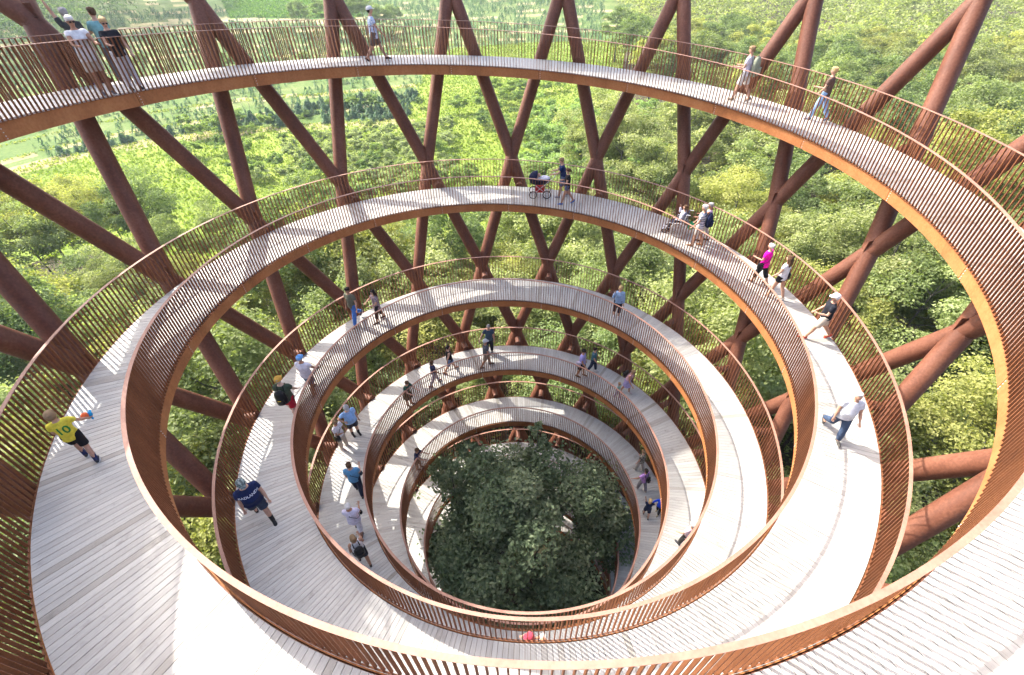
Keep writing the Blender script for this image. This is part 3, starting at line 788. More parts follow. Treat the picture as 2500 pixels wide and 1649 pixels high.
def fuse(o, vox, it=3):
    m = o.modifiers.new('fuse', 'REMESH'); m.mode = 'VOXEL'; m.voxel_size = vox; m.use_smooth_shade = True
    q = o.modifiers.new('smooth', 'SMOOTH'); q.factor = 0.5; q.iterations = it; PENDING.append(o)

ARMS = dict(hang=(4, 9, 12, 0), fwd=(28, 8, 14, 0), back=(-26, 9, 14, 0), push=(34, 6, 42, 6), rail=(40, 10, 48, 12), hip=(-22, 46, 78, 62), raised=(165, 12, 24, -6), face=(62, 18, 118, 20),
            fold=(24, 10, 92, 34), hold=(14, 10, 78, 14), out=(22, 34, 22, -4), reach=(30, 22, 20, 0), low=(14, 12, 26, 4))

def person(t, u, face, h, label, top, bottom, hair='brown', style='short', skin='fair', stride=0, knee=None, arms=('hang', 'hang'), lean=0, build=1.0, sleeve=0.58, hem=None, shoes=(0.05, 0.05, 0.055), socks=None,
           cap=None, glasses=False, hturn=0, hnod=0, leg='trousers', sit=False, z=None, child=False, xy=None, belly=0.0, capback=False, world=None):
    s = h / 1.75
    if world is None:
        r = float(r_in(t)) + u * float(r_out(t) - r_in(t)); base = pol(np.array([t]), r, z_ramp(t))[0]
    else: base = np.array(world, float)
    o = link('person', None, None, base); o.rotation_euler = (0, 0, R_(face - 90)); o.scale = (s, s, s)
    tag(o, label, 'person', 'visitors on the ramp')
    hs = 1.22 if child else 1.0                                   # a child's head is larger
    b = build
    hip = np.array([0, 0, 0.92]); HW = 0.092
    # legs
    def leg_pts(side, f, k):
        p0 = hip + np.array([side * HW, 0, -0.02]); d1 = np.array([side * 0.035, math.sin(R_(f)), -math.cos(R_(f))]); p1 = p0 + d1 * 0.42
        d2 = np.array([0, math.sin(R_(f - k)), -math.cos(R_(f - k))]); p2 = p1 + d2 * 0.41
        return p0, p1, p2
    if sit: FL, FR, KL, KR = 78, 82, 75, 80
    elif stride: FL, FR, KL, KR = stride, -stride * 0.8, (6 if knee is None else knee[0]), (stride * 0.75 if knee is None else knee[1])
    else: FL, FR, KL, KR = 3, -3, 2, 2
    LL, LR = leg_pts(-1, FL, KL), leg_pts(1, FR, KR)
    drop = min(LL[2][2], LR[2][2]) - 0.085
    shift = np.array([0, -(LL[2][1] + LR[2][1]) / 2 if not sit else 0, -drop if not sit else 0])
    LL = [p + shift for p in LL]; LR = [p + shift for p in LR]; hip = hip + shift
    up = rx((0, 0, 1.0), -lean); fw = rx((0, 1.0, 0), -lean); X = np.array([1.0, 0, 0])
    def tor(dz, wx, wy, dy=0.0): return (hip + up * dz + fw * dy, X * wx * b, fw * wy * b)
    sh = hip + up * 0.475
    A = Acc()
    A.add(*loft([tor(-0.10, .11, .085), tor(0, .158, .112), tor(.16, .132, .10 + belly * .6, belly * .5), tor(.34, .155, .112), tor(.45, .150, .09), tor(.50, .085, .07), tor(.53, .058, .058)], 16))
    hd = sh + up * 0.205 + fw * 0.016
    hm = Matrix.Rotation(R_(hturn), 3, 'Z') @ Matrix.Rotation(R_(-hnod - lean * 0.5), 3, 'X')
    hmn = np.array(hm)
    limb(A, [sh - up * .02, sh + up * .08, hd], [.062, .052, .05])
    A.ell(hd, (.076 * hs, .094 * hs, .112 * hs), 14, 10, hm); A.ell(hd + hmn @ np.array([0, .022, -.052]) * hs, (.056 * hs, .062 * hs, .058 * hs), 12, 8, hm)
    A.ell(hd + hmn @ np.array([0, .096, -.012]) * hs, (.016 * hs, .026 * hs, .026 * hs), 8, 6, hm)
    for sd_ in (-1, 1): A.ell(hd + hmn @ np.array([sd_ * .076, -.005, -.005]) * hs, (.014 * hs, .022 * hs, .032 * hs), 8, 6, hm)
    lr = (.088 * b ** .6, .06 * b ** .5, .042)
    for L_ in (LL, LR):
        c_ = L_[1] * 0.66 + L_[2] * 0.34 + np.array([0, -.012, 0])
        limb(A, [L_[0] + np.array([0, 0, .06]), L_[0] * .5 + L_[1] * .5, L_[1], c_, L_[2]], [lr[0], lr[0] * .86, lr[1], lr[1] * .98, lr[2]])
        limb(A, [L_[2] + np.array([0, 0, .02]), L_[2] + np.array([0, .03, -.05]), L_[2] + np.array([0, .14, -.065])], [.04, .04, .028])
    AP = []
    for side, pose in ((-1, arms[0]), (1, arms[1])):
        fl, ab, el, inw = ARMS[pose] if isinstance(pose, str) else pose
        p0 = sh + X * side * 0.168 * b ** .7 - up * 0.035
        d1 = np.array([side * math.sin(R_(ab)), math.cos(R_(ab)) * math.sin(R_(fl + lean * .3)), -math.cos(R_(ab)) * math.cos(R_(fl + lean * .3))])
        p1 = p0 + d1 * 0.285; ab2 = ab * .6 - inw; q = fl + el + lean * .3
        d2 = np.array([side * math.sin(R_(ab2)), math.cos(R_(ab2)) * math.sin(R_(q)), -math.cos(R_(ab2)) * math.cos(R_(q))]); p2 = p1 + d2 * 0.245
        AP.append((p0, p1, p2, d1, d2, side))
        limb(A, [p0 + X * side * -.03 + up * .01, p0, p0 * .5 + p1 * .5, p1, p1 * .6 + p2 * .4, p2], [.058 * b ** .6, .056 * b ** .6, .047 * b ** .6, .040 * b ** .5, .040 * b ** .5, .027])
        limb(A, [p2, p2 + d2 * .035, p2 + d2 * .085], [.028, .036, .034], 10, 0.55)
    body = link('body', A.mesh('body', SKIN[skin], True), o); fuse(body, 0.022, 2)
    # five fingers rooted in each palm
    Fg = Acc()
    for p0, p1, p2, d1, d2, side in AP:
        pal = p2 + d2 * .07; w = np.cross(d2, [0, 1.0, 0]);
        if np.linalg.norm(w) < .2: w = np.cross(d2, [0, 0, 1.0])
        w /= np.linalg.norm(w); nrm = np.cross(w, d2)
        for q, (off, ln) in enumerate(((-.027, .062), (-.009, .074), (.009, .07), (.026, .055))):
            a = pal + w * off; m = a + d2 * ln * .55 + nrm * .004; e = m + (d2 * .75 - nrm * .65 * side * -side) * ln * .5
            limb(Fg, [a, m, e], [.0095, .009, .007], 6)
        a = p2 + d2 * .035 + w * .028 * -side; m = a + (d2 * .5 - w * side * .75) * .035; limb(Fg, [a, m, m + d2 * .03], [.011, .0105, .008], 6)
    link('fingers', Fg.mesh('fingers', SKIN[skin], True), body)
    # face
    E = Acc()
    for sd_ in (-1, 1): E.ell(hd + hmn @ np.array([sd_ * .030, .083, .012]) * hs, (.011 * hs, .008 * hs, .007 * hs), 8, 6, hm)
    link('eyes', E.mesh('eyes', M_EYE, True), body)
    link('mouth', Acc().ell(hd + hmn @ np.array([0, .086, -.058]) * hs, (.021 * hs, .007 * hs, .006 * hs), 8, 6, hm).mesh('mouth', M_LIP, True), body)
    if glasses:
        G = Acc()
        for sd_ in (-1, 1):
            G.box(hd + hmn @ np.array([sd_ * .034, .098, .012]) * hs, (.052 * hs, .008, .034 * hs), hm); G.box(hd + hmn @ np.array([sd_ * .078, .045, .016]) * hs, (.006, .11, .010), hm)
        link('sunglasses', G.mesh('sunglasses', M_BLACK), body)
    # hair
    if style != 'bald':
        Hh = Acc(); up_ = lambda x, y, z_: hd + hmn @ np.array([x, y, z_]) * hs
        Hh.ell(up_(0, -.026, .020), (.091 * hs, .094 * hs, .106 * hs), 14, 10, hm); Hh.ell(up_(0, .022, .068), (.080 * hs, .076 * hs, .056 * hs), 12, 8, hm)
        if style in ('short', 'bob'):
            for q in range(9): a = q * .7; Hh.ell(up_(math.cos(a) * .06, -.03 + math.sin(a) * .06, .06 + .02 * math.sin(q * 2.1)), (.035, .04, .035), 8, 6)
        if style == 'bob':
            for sd_ in (-1, 1): Hh.ell(up_(sd_ * .062, -.02, -.03), (.034, .06, .08), 10, 8, hm)
            Hh.ell(up_(0, -.065, -.05), (.075, .045, .08), 10, 8, hm)
        if style == 'long':
            for k in range(7): x = -.06 + .02 * k; limb(Hh, [up_(x, -.05, .03), up_(x * 1.2, -.095, -.08), up_(x * 1.25, -.105 - lean * .001, -.20), up_(x * 1.1, -.095, -.32 + .02 * (k % 2))], [.045, .042, .036, .018], 8)
            for sd_ in (-1, 1): limb(Hh, [up_(sd_ * .06, .0, .04), up_(sd_ * .078, -.01, -.06), up_(sd_ * .085, -.02, -.17)], [.035, .03, .015], 8)
        if style == 'tail': limb(Hh, [up_(0, -.10, .04), up_(0, -.14, -.03), up_(0, -.13, -.16)], [.03, .034, .012], 8)
        if style == 'curly':
            rs = random.Random(3)
            for q in range(42):
                a = rs.uniform(0, 6.28); v_ = rs.uniform(-.35, 1); w_ = math.sqrt(max(0, 1 - v_ * v_)); y_ = math.sin(a) * w_
                if y_ > .55 and v_ < .4: continue
                Hh.ell(up_(math.cos(a) * w_ * .10, y_ * .11 - .02, v_ * .115 + .015), (.032, .032, .032), 7, 5)
        ho = link('hair', Hh.mesh('hair', HAIR[hair], True), body); fuse(ho, 0.019, 2)
    if cap is not None:
        Cp = Acc(); sg = -1 if capback else 1
        Cp.add(*loft([(hd + hmn @ np.array([0, -.008, z_]) * hs, hmn @ np.array([w_ * .104, 0, 0]) * hs, hmn @ np.array([0, w_ * .118, 0]) * hs) for z_, w_ in ((.028, 1.0), (.07, .97), (.105, .82), (.128, .5), (.135, .1))], 18))
        Cp.add(*loft([(hd + hmn @ np.array([0, sg * .085, z_]) * hs, hmn @ np.array([.074, 0, 0]) * hs, hmn @ np.array([0, .085, -.015 * sg]) * hs) for z_ in (.030, .040)], 16))
        link('cap', Cp.mesh('cap', cloth(cap) if not isinstance(cap, bpy.types.Material) else cap, True), body)
    # clothes
    tm = top if isinstance(top, bpy.types.Material) else cloth(top); bmt = bottom if isinstance(bottom, bpy.types.Material) else cloth(bottom)
    T_ = Acc(); g = .020; hemz = -0.10 if hem is None else hem
    T_.add(*loft([tor(hemz, .176 + g, .128 + g), tor(0, .166 + g, .122 + g), tor(.16, .146 + g, .112 + g + belly * .7, belly * .55), tor(.34, .162 + g, .118 + g), tor(.45, .158, .098), tor(.495, .098, .08), tor(.51, .075, .072)], 18))
    for p0, p1, p2, d1, d2, side in AP:
        if sleeve > 0.05:
            e = p0 + d1 * .285 * min(sleeve, 1.0)
            pts = [p0 - X * side * .05 + up * .005, p0, p0 * .5 + e * .5, e]; rad = [.07 * b ** .6, .073 * b ** .6, .069 * b ** .6, .066 * b ** .6]
            if sleeve > 1.0: pts += [p1 * .4 + p2 * .6, p2 - d2 * .01]; rad += [.05, .042]
            limb(T_, pts, rad)
    shirt = link('shirt' if leg != 'dress' else 'dress_top', T_.mesh('shirt', tm, True), o); fuse(shirt, 0.023, 2)
    B_ = Acc(); g2 = .016
    if leg in ('skirt', 'dress'):
        mid = (LL[1] + LR[1]) / 2
        B_.add(*loft([tor(.13, .15 + g2, .115 + g2), tor(0, .172 + g2, .135 + g2), (hip * .6 + mid * .4, X * .215 * b, fw * .17 * b), (hip * .12 + mid * .88, X * .245 * b, fw * .20 * b)], 22))
    else:
        B_.add(*loft([tor(.10, .142 + g2, .108 + g2), tor(0, .166 + g2, .122 + g2), tor(-.09, .15 + g2, .108 + g2)], 16))
        for L_ in (LL, LR):
            k0, k1, k2 = L_
            if leg == 'trousers': limb(B_, [k0 + np.array([0, 0, .05]), (k0 + k1) / 2, k1, k1 * .4 + k2 * .6, k2 + (k1 - k2) * .04], [lr[0] + .022, lr[0] + .008, lr[1] + .024, lr[1] + .018, .062])
            elif leg == 'capri': limb(B_, [k0 + np.array([0, 0, .05]), (k0 + k1) / 2, k1, k1 * .5 + k2 * .5], [lr[0] + .022, lr[0] + .010, lr[1] + .026, lr[1] + .024])
            elif leg == 'hot': limb(B_, [k0 + np.array([0, 0, .05]), k0 * .6 + k1 * .4], [lr[0] + .022, lr[0] + .026])
            else: limb(B_, [k0 + np.array([0, 0, .05]), (k0 + k1) / 2, k0 * .12 + k1 * .88], [lr[0] + .024, lr[0] + .018, lr[0] + .014])
    po = link({'trousers': 'trousers', 'capri': 'trousers', 'skirt': 'skirt', 'dress': 'dress_skirt'}.get(leg, 'shorts'), B_.mesh('trousers', bmt, True), o); fuse(po, 0.023, 2)
    for L_ in (LL, LR):
        k2 = L_[2]; an = FL - KL if L_ is LL else FR - KR
        pitch = 0 if abs(k2[2] - .085) < .03 else max(-40, min(20, an))
        if sit: pitch = 0
        P = lambda y, z_: k2 + rx((0, y, z_), pitch)
        Sh = Acc(); Sh.add(*loft([(P(-.062, -.032), X * .030, rx((0, 0, .046), pitch)), (P(-.02, -.028), X * .040, rx((0, 0, .052), pitch)), (P(.05, -.035), X * .043, rx((0, 0, .044), pitch)), (P(.13, -.048), X * .046, rx((0, 0, .030), pitch)), (P(.175, -.055), X * .034, rx((0, 0, .018), pitch)), (P(.192, -.058), X * .012, rx((0, 0, .010), pitch))], 12))
        so = link('shoe', Sh.mesh('shoe', cloth(shoes), True), o)
        link('sole', Acc().add(*loft([(P(.062, z_), X * .048, rx((0, .132, 0), pitch)) for z_ in (-.088, -.068)], 14)).mesh('sole', M_WHITE), so)
        if socks: link('sock', Acc().add(*loft([(k2 + (L_[1] - k2) * f_, X * (.05 + .012 * f_), np.array([0, .05 + .012 * f_, 0])) for f_ in (-.05, .2, .42)], 12)).mesh('sock', cloth(socks), True), o)
    o["_s"] = s; del o["_s"]
    return dict(o=o, s=s, hd=hd, sh=sh, hip=hip, up=up, fw=fw, arms=AP, shirt=shirt, b=b, M=Matrix.Translation(Vector(base)) @ Matrix.Rotation(R_(face - 90), 4, 'Z') @ Matrix.Scale(s, 4))

def worn(p, acc, name, label, cat, mat, smooth=True):
    """a thing carried by a person: top-level, in the carrier's place"""
    o = link(name, acc.mesh(name, mat, smooth)); o.matrix_world = p['M']; return tag(o, label, cat)
def strap(A, p, side=0):
    """straps over both shoulders (side 0) or one diagonal strap"""
    X = np.array([1.0, 0, 0]); sh, up, fw, b = p['sh'], p['up'], p['fw'], p['b']
    if side == 0:
        for s_ in (-1, 1): limb(A, [sh + X * s_ * .09 - fw * .13 - up * .12, sh + X * s_ * .085 - fw * .08 + up * .03, sh + X * s_ * .085 + fw * .07 + up * .02, sh + X * s_ * .10 + fw * .135 - up * .16, sh + X * s_ * .14 + fw * .10 - up * .30], [.016] * 5, 6, .5)
    else:
        k = .16 * b
        pts = [sh + X * side * .085 + up * .035, sh + X * side * .03 + fw * .14 * b - up * .12, p['hip'] - X * side * k * .9 + fw * .12 * b + up * .12, p['hip'] - X * side * (k + .04) + up * .04, p['hip'] - X * side * k * .9 - fw * .12 * b + up * .14, sh + X * side * .02 - fw * .145 * b - up * .14, sh + X * side * .085 + up * .035]
        limb(A, pts, [.013] * 7, 6, .6)
def pack(p, label, mat, big=1.0, accent=None):
    A = Acc(); strap(A, p); c = p['sh'] - p['up'] * .20 * big - p['fw'] * (.19 + .05 * big) * p['b'] ** .5
    X = np.array([1.0, 0, 0]); up, fw = p['up'], p['fw']
    A.add(*loft([(c + up * z_ * big, X * wx * big, fw * wy * big) for z_, wx, wy in ((-.25, .12, .075), (-.22, .155, .10), (-.05, .16, .105), (.12, .145, .09), (.20, .10, .06), (.23, .05, .03))], 16))
    A.add(*loft([(c - fw * .10 * big + up * z_ * big, X * .11 * big, fw * .05 * big) for z_ in (-.20, -.17, -.05, -.03)], 14))
    limb(A, [c + up * .2 * big - X * .03, c + up * .26 * big, c + up * .2 * big + X * .03], [.008] * 3, 6)
    o = worn(p, A, 'backpack', label, 'backpack', mat)
    if accent: link('trim', Acc().box(c - fw * .155 * big - up * .02, (.09, .006, .02)).mesh('trim', cloth(accent)), o)
    return o
def bag(p, label, mat, side=1, down=.02, fwd=.0, sz=(.07, .11, .11)):
    A = Acc(); strap(A, p, -side); c = p['hip'] + np.array([side * (.20 * p['b'] + .02), 0, 0]) + p['fw'] * fwd - p['up'] * down
    A.add(*loft([(c + p['up'] * z_, np.array([sz[0] * w_, 0, 0]), p['fw'] * sz[1] * w_) for z_, w_ in ((-sz[2], .85), (-sz[2] * .8, 1), (sz[2] * .6, .95), (sz[2], .7))], 12))
    return worn(p, A, 'shoulder_bag', label, 'bag', mat)
def text_on(p, txt, size, up_, front, col, name='lettering', squeeze=1.0):
    """print on the shirt: wraps the letters onto the cloth"""
    cu = bpy.data.curves.new('t', 'FONT'); cu.body = txt; cu.size = size; cu.align_x = 'CENTER'; cu.align_y = 'CENTER'; cu.resolution_u = 3; cu.offset = size * .018
    tmp = bpy.data.objects.new('t', cu); COL.objects.link(tmp); bpy.context.view_layer.update()
    me = bpy.data.meshes.new_from_object(tmp.evaluated_get(bpy.context.evaluated_depsgraph_get())); bpy.data.objects.remove(tmp)
    bm = bmesh.new(); bm.from_mesh(me); bmesh.ops.triangulate(bm, faces=bm.faces)
    for _ in range(2): bmesh.ops.subdivide_edges(bm, edges=[e for e in bm.edges if e.calc_length() > size * .18], cuts=1)
    bmesh.ops.triangulate(bm, faces=bm.faces); bm.to_mesh(me); bm.free()
    p.setdefault('text', []).append((me, up_, front, col, name, squeeze))

P = {}
# upper turn, far left
P['sun1'] = person(-.157, .10, -58, 1.68, 'white-haired woman in dark sunglasses and white top leaning on the inner rail', (.68, .67, .66), (.50, .45, .38), 'white', 'short', 'tan', arms=('rail', 'rail'), lean=3, glasses=True, leg='shorts', sleeve=.3, hnod=14, hem=-.16, shoes=(.12, .11, .12), build=1.08)
P['sun2'] = person(-.146, .08, -62, 1.62, 'blonde woman in sunglasses, black printed top and white trousers at the inner rail', (.02, .02, .024), (.62, .62, .64), 'blonde', 'short', 'fair', arms=('low', 'rail'), lean=1, glasses=True, hnod=22, shoes=(.04, .03, .03), sleeve=.42)
P['raise'] = person(-.143, .84, 118, 1.78, 'man in a dark grey shirt with one arm raised, seen from behind', (.05, .05, .046), (.10, .10, .11), 'grey', 'short', 'fair', arms=('raised', 'hang'), leg='shorts', shoes=(.05, .08, .35), hturn=-10)
P['teal'] = person(-.134, .86, 112, 1.76, 'man in a teal shirt at the outer rail, seen from behind', (.18, .36, .35), (.12, .12, .13), 'brown', 'short', 'fair', arms=('rail', 'rail'), hturn=35, shoes=(.06, .05, .05))
P['floral'] = person(-.024, .42, -3, 1.78, 'man in a white cap and floral shirt striding along the upper ramp', cloth((.62, .68, .76), 'spots', (.10, .24, .48), 26.0), (.13, .10, .085), 'dark', 'short', 'fair', stride=24, knee=(2, 18), arms=('back', 'fwd'), cap=(.64, .63, .60), leg='shorts', hem=-.16, shoes=(.03, .03, .035), hnod=-8)
P['khaki'] = person(.184, .50, 122, 1.74, 'man in a pale shirt and white shorts walking with a large backpack', (.62, .58, .66), (.60, .58, .54), 'sandy', 'short', 'fair', stride=18, arms=('hold', 'hold'), leg='shorts', hnod=10, shoes=(.2, .16, .12))
pack(P['khaki'], 'large grey-green rucksack on the back of the man in white shorts', cloth((.24, .26, .18)), 1.25)
P['brown'] = person(.221, .80, 118, 1.62, 'blonde woman in a brown top and light blue jeans walking', (.12, .075, .058), (.24, .38, .58), 'blonde', 'short', 'fair', stride=18, arms=('hold', 'low'), shoes=(.12, .12, .16), hnod=4)
# second turn, far side
P['push'] = person(1.0885, .66, 156, 1.78, 'man in a navy polo shirt pushing the pram', (.012, .025, .085), (.10, .13, .20), 'sandy', 'short', 'fair', stride=14, arms=('push', 'push'), lean=8, leg='shorts', hnod=14, shoes=(.3, .3, .32))
P['bl'] = person(1.093, .34, 158, 1.62, 'young woman in a black top and denim shorts walking by the pram', (.012, .012, .014), (.10, .13, .22), 'brown', 'tail', 'fair', stride=20, arms=('hold', 'hold'), leg='hot', hnod=14, shoes=(.06, .16, .42), sleeve=.4)
P['lav'] = person(1.196, .70, 126, 1.64, 'grey-haired woman in a sleeveless lilac top behind the wheelchair', (.48, .36, .52), (.5, .48, .46), 'grey', 'short', 'tan', stride=10, arms=('push', 'push'), sleeve=0, hnod=16, shoes=(.08, .06, .05))
P['strp'] = person(1.197, .42, 130, 1.76, 'white-haired man in a striped shirt and beige shorts beside the wheelchair', cloth((.62, .63, .66), 'stripe', (.16, .18, .24), 3.2), (.58, .54, .48), 'white', 'short', 'fair', stride=12, arms=('low', 'low'), leg='shorts', shoes=(.22, .12, .06), hnod=8, build=1.1)
pack(P['strp'], 'navy backpack worn by the man in the striped shirt', cloth((.012, .018, .05)), 1.1)
P['mag'] = person(1.247, .58, 112, 1.64, 'woman in a bright magenta top and black trousers walking', (.76, .004, .36), (.014, .014, .018), 'white', 'short', 'fair', stride=17, arms=('hold', 'hang'), leg='capri', hem=-.14, build=1.08, shoes=(.05, .05, .06))
bag(P['mag'], 'small black shoulder bag worn by the woman in magenta', M_BLACK, -1, .08, .06)
P['lng'] = person(1.262, .58, 108, 1.72, 'young woman with long brown hair in a white top and black shorts', (.70, .70, .72), (.012, .012, .014), 'brown', 'long', 'fair', stride=15, arms=('low', 'hang'), leg='hot', sleeve=.3, shoes=(.4, .35, .3))
bag(P['lng'], 'small black handbag hanging behind the long-haired woman', M_BLACK, 1, .03, -.06)
P['polo'] = person(1.297, .72, 142, 1.78, 'man in a white cap, black polo shirt and beige shorts with red shoes', (.014, .015, .022), (.50, .44, .36), 'white', 'short', 'fair', stride=24, arms=('hold', 'low'), cap=(.72, .72, .70), leg='shorts', shoes=(.50, .08, .05), build=1.1, hem=-.04)
P['jeans'] = person(1.362, .38, 238, 1.74, 'grey-bearded man in a white polo shirt and blue jeans striding downhill', (.64, .67, .72), (.055, .085, .15), 'white', 'short', 'fair', stride=16, knee=(6, 42), arms=('low', 'hang'), build=1.16, belly=.05, hnod=-6, shoes=(.10, .095, .085), hturn=14)
# second turn, left
P['boy'] = person(.717, .56, 108, 1.32, 'blond boy in a yellow football shirt and black shorts running', (.74, .62, .06), (.012, .012, .014), 'sandy', 'short', 'fair', stride=24, knee=(34, 6), arms=('low', 'out'), leg='shorts', socks=(.02, .03, .10), shoes=(.05, .05, .06), child=True, hem=-.12, hturn=-12)
text_on(P['boy'], '10', .31, .25, False, (.03, .22, .05), squeeze=.85)
# third turn
P['oliv'] = person(1.902, .80, 226, 1.86, 'man in an olive T-shirt and blue jeans walking hand in hand', (.12, .12, .085), (.06, .16, .46), 'dark', 'short', 'tan', stride=20, knee=(4, 40), arms=('out', 'hang'), hturn=6, shoes=(.09, .09, .10))
P['drss'] = person(1.914, .44, 196, 1.64, 'dark-haired woman in a speckled tunic holding the man\'s hand', cloth((.36, .27, .28), 'spots', (.08, .05, .06), 45.0), (.02, .016, .018), 'dark', 'long', 'fair', stride=16, arms=('hold', 'reach'), leg='capri', hem=-.26, shoes=(.03, .03, .03), build=1.08)
P['bjac'] = person(2.155, .36, 236, 1.70, 'blonde woman in a light blue jacket with one hand raised to her face', (.26, .38, .56), (.03, .03, .045), 'blonde', 'bob', 'fair', arms=('hang', 'face'), leg='capri', shoes=(.55, .52, .52), sleeve=1.2, hnod=8)
P['bcap'] = person(1.816, .20, 62, 1.76, 'man in a light blue cap, white T-shirt and denim shorts, seen from behind', (.66, .64, .70), (.16, .24, .34), 'grey', 'short', 'tan', stride=14, arms=('hang', 'fwd'), cap=(.16, .38, .72), leg='shorts', build=1.12, shoes=(.12, .10, .08))
P['must'] = person(1.792, .30, 74, 1.86, 'man in a mustard cap, green T-shirt and red shorts, seen from behind', (.055, .075, .048), (.38, .012, .03), 'grey', 'short', 'pale', stride=15, arms=('hang', 'fwd'), cap=(.58, .32, .06), leg='shorts', build=1.12, shoes=(.30, .03, .05))
pack(P['must'], 'black backpack on the man in red shorts', M_BLACK, 1.05, (.7, .5, .05))
P['badl'] = person(1.721, .60, 292, 1.84, 'heavy man in a camouflage cap and navy lettered T-shirt walking downhill', (.014, .022, .075), (.035, .045, .075), 'brown', 'short', 'fair', stride=20, knee=(4, 24), arms=('low', 'hang'), cap=cloth((.10, .12, .12), 'camo', (.26, .30, .28), 22.0), leg='shorts', socks=(.02, .02, .022), build=1.26, belly=.06, shoes=(.02, .02, .022), hnod=16)
text_on(P['badl'], 'BADLANDS', .09, .33, True, (.62, .66, .74))
# fourth turn
P['lblu'] = person(2.838, .72, 292, 1.84, 'heavy man in a light blue polo shirt with a hand on his hip', (.28, .46, .74), (.02, .022, .035), 'grey', 'short', 'fair', arms=('hang', 'hip'), leg='shorts', socks=(.02, .02, .022), build=1.24, belly=.06, hnod=22, shoes=(.02, .02, .022), cap=(.48, .47, .45))
P['wtee'] = person(2.822, .80, 318, 1.76, 'woman in a white T-shirt and beige trousers with a black bag', (.64, .62, .64), (.44, .37, .30), 'sandy', 'short', 'tan', arms=('fold', 'fold'), hnod=12, glasses=True, shoes=(.46, .36, .32))
bag(P['wtee'], 'black messenger bag worn by the woman in beige trousers', M_BLACK, 1, -.02, .1, (.09, .15, .13))
P['btee'] = person(2.770, .20, 80, 1.88, 'man in a bright blue T-shirt and dark jeans with a diagonal strap', (.11, .29, .48), (.016, .022, .045), 'brown', 'short', 'fair', stride=14, arms=('hang', 'hold'), shoes=(.05, .05, .05), build=1.06)
bag(P['btee'], 'slim dark sling bag worn by the man in the blue T-shirt', cloth((.035, .06, .085)), 1, -.05, .1, (.05, .07, .06))
P['wht'] = person(2.731, .28, 80, 1.76, 'white-haired woman dressed all in white, seen from behind', (.64, .60, .72), (.64, .62, .66), 'white', 'short', 'tan', stride=16, arms=('hold', 'hold'), leg='capri', build=1.14, shoes=(.03, .03, .035), hem=-.2)
bag(P['wht'], 'small dark bag on a black strap over white clothes', M_BLACK, 1, -.05, .12, (.05, .07, .06))
P['tank'] = person(2.703, .36, 104, 1.76, 'woman in a white sleeveless top carrying a black drawstring bag', (.66, .64, .63), (.03, .03, .035), 'sandy', 'bob', 'tan', stride=14, arms=('hang', 'hold'), leg='shorts', sleeve=0, shoes=(.04, .035, .03))
pack(P['tank'], 'black drawstring bag on the back of the woman in the sleeveless top', M_BLACK, .95)
P['gren'] = person(2.894, .10, -50, 1.60, 'girl in a dark green dress leaning on the inner rail', (.015, .055, .038), (.022, .040, .026), 'brown', 'short', 'fair', arms=('rail', 'rail'), lean=12, leg='dress', hnod=18, shoes=(.1, .06, .05))
P['gnav'] = person(2.937, .18, 12, 1.56, 'girl in a navy top and pale trousers walking along the rail', (.018, .025, .07), (.48, .46, .50), 'brown', 'bob', 'tan', stride=20, arms=('low', 'low'), leg='trousers', shoes=(.18, .05, .06))
P['btnk'] = person(2.964, .38, 2, 1.70, 'dark-haired woman in a black sleeveless top and denim shorts striding', (.012, .012, .014), (.18, .26, .42), 'dark', 'tail', 'fair', stride=22, arms=('low', 'back'), leg='shorts', sleeve=0, shoes=(.20, .08, .05), build=1.08)
P['gtee'] = person(3.008, .20, -8, 1.82, 'man in a white cap, grey T-shirt and beige shorts', (.085, .09, .10), (.34, .28, .21), 'grey', 'short', 'tan', stride=17, arms=('hang', 'low'), cap=(.50, .50, .50), leg='shorts', shoes=(.08, .075, .065))
P['bsht'] = person(3.019, .78, 250, 1.80, 'man in a slate blue shirt standing at the outer rail', (.045, .075, .11), (.02, .024, .035), 'grey', 'short', 'fair', arms=('hang', 'out'), build=1.08)
P['lavm'] = person(3.132, .28, -46, 1.84, 'man in a lavender shirt and dark shorts looking down', (.30, .28, .58), (.018, .018, .024), 'dark', 'short', 'tan', stride=10, arms=('hang', 'low'), leg='shorts', hnod=24, shoes=(.16, .09, .05), glasses=True)
bag(P['lavm'], 'pale tote bag carried by the man in the lavender shirt', cloth((.55, .48, .56)), 1, -.02, -.12, (.07, .12, .14))
P['tealp'] = person(3.141, .62, -40, 1.62, 'boy in a teal T-shirt and navy trousers with white shoes', (.05, .13, .17), (.016, .024, .06), 'dark', 'short', 'fair', stride=14, arms=('low', 'low'), shoes=(.6, .6, .6), hnod=10)
P['pink'] = person(3.187, .58, -64, 1.68, 'woman in a pink sleeveless top and lilac skirt bending to a child', (.62, .36, .40), (.34, .30, .52), 'sandy', 'short', 'tan', stride=12, arms=('hold', 'low'), lean=14, leg='skirt', sleeve=0, hnod=24, shoes=(.5, .42, .4))
pack(P['pink'], 'dark backpack on the woman in the lilac skirt', M_BLACK, .9)
P['chld'] = person(3.185, .28, -62, 1.02, 'small child in a turquoise top beside the woman in the lilac skirt', (.30, .52, .48), (.50, .40, .48), 'sandy', 'short', 'fair', stride=14, arms=('hang', 'raised'), child=True, shoes=(.5, .25, .32))
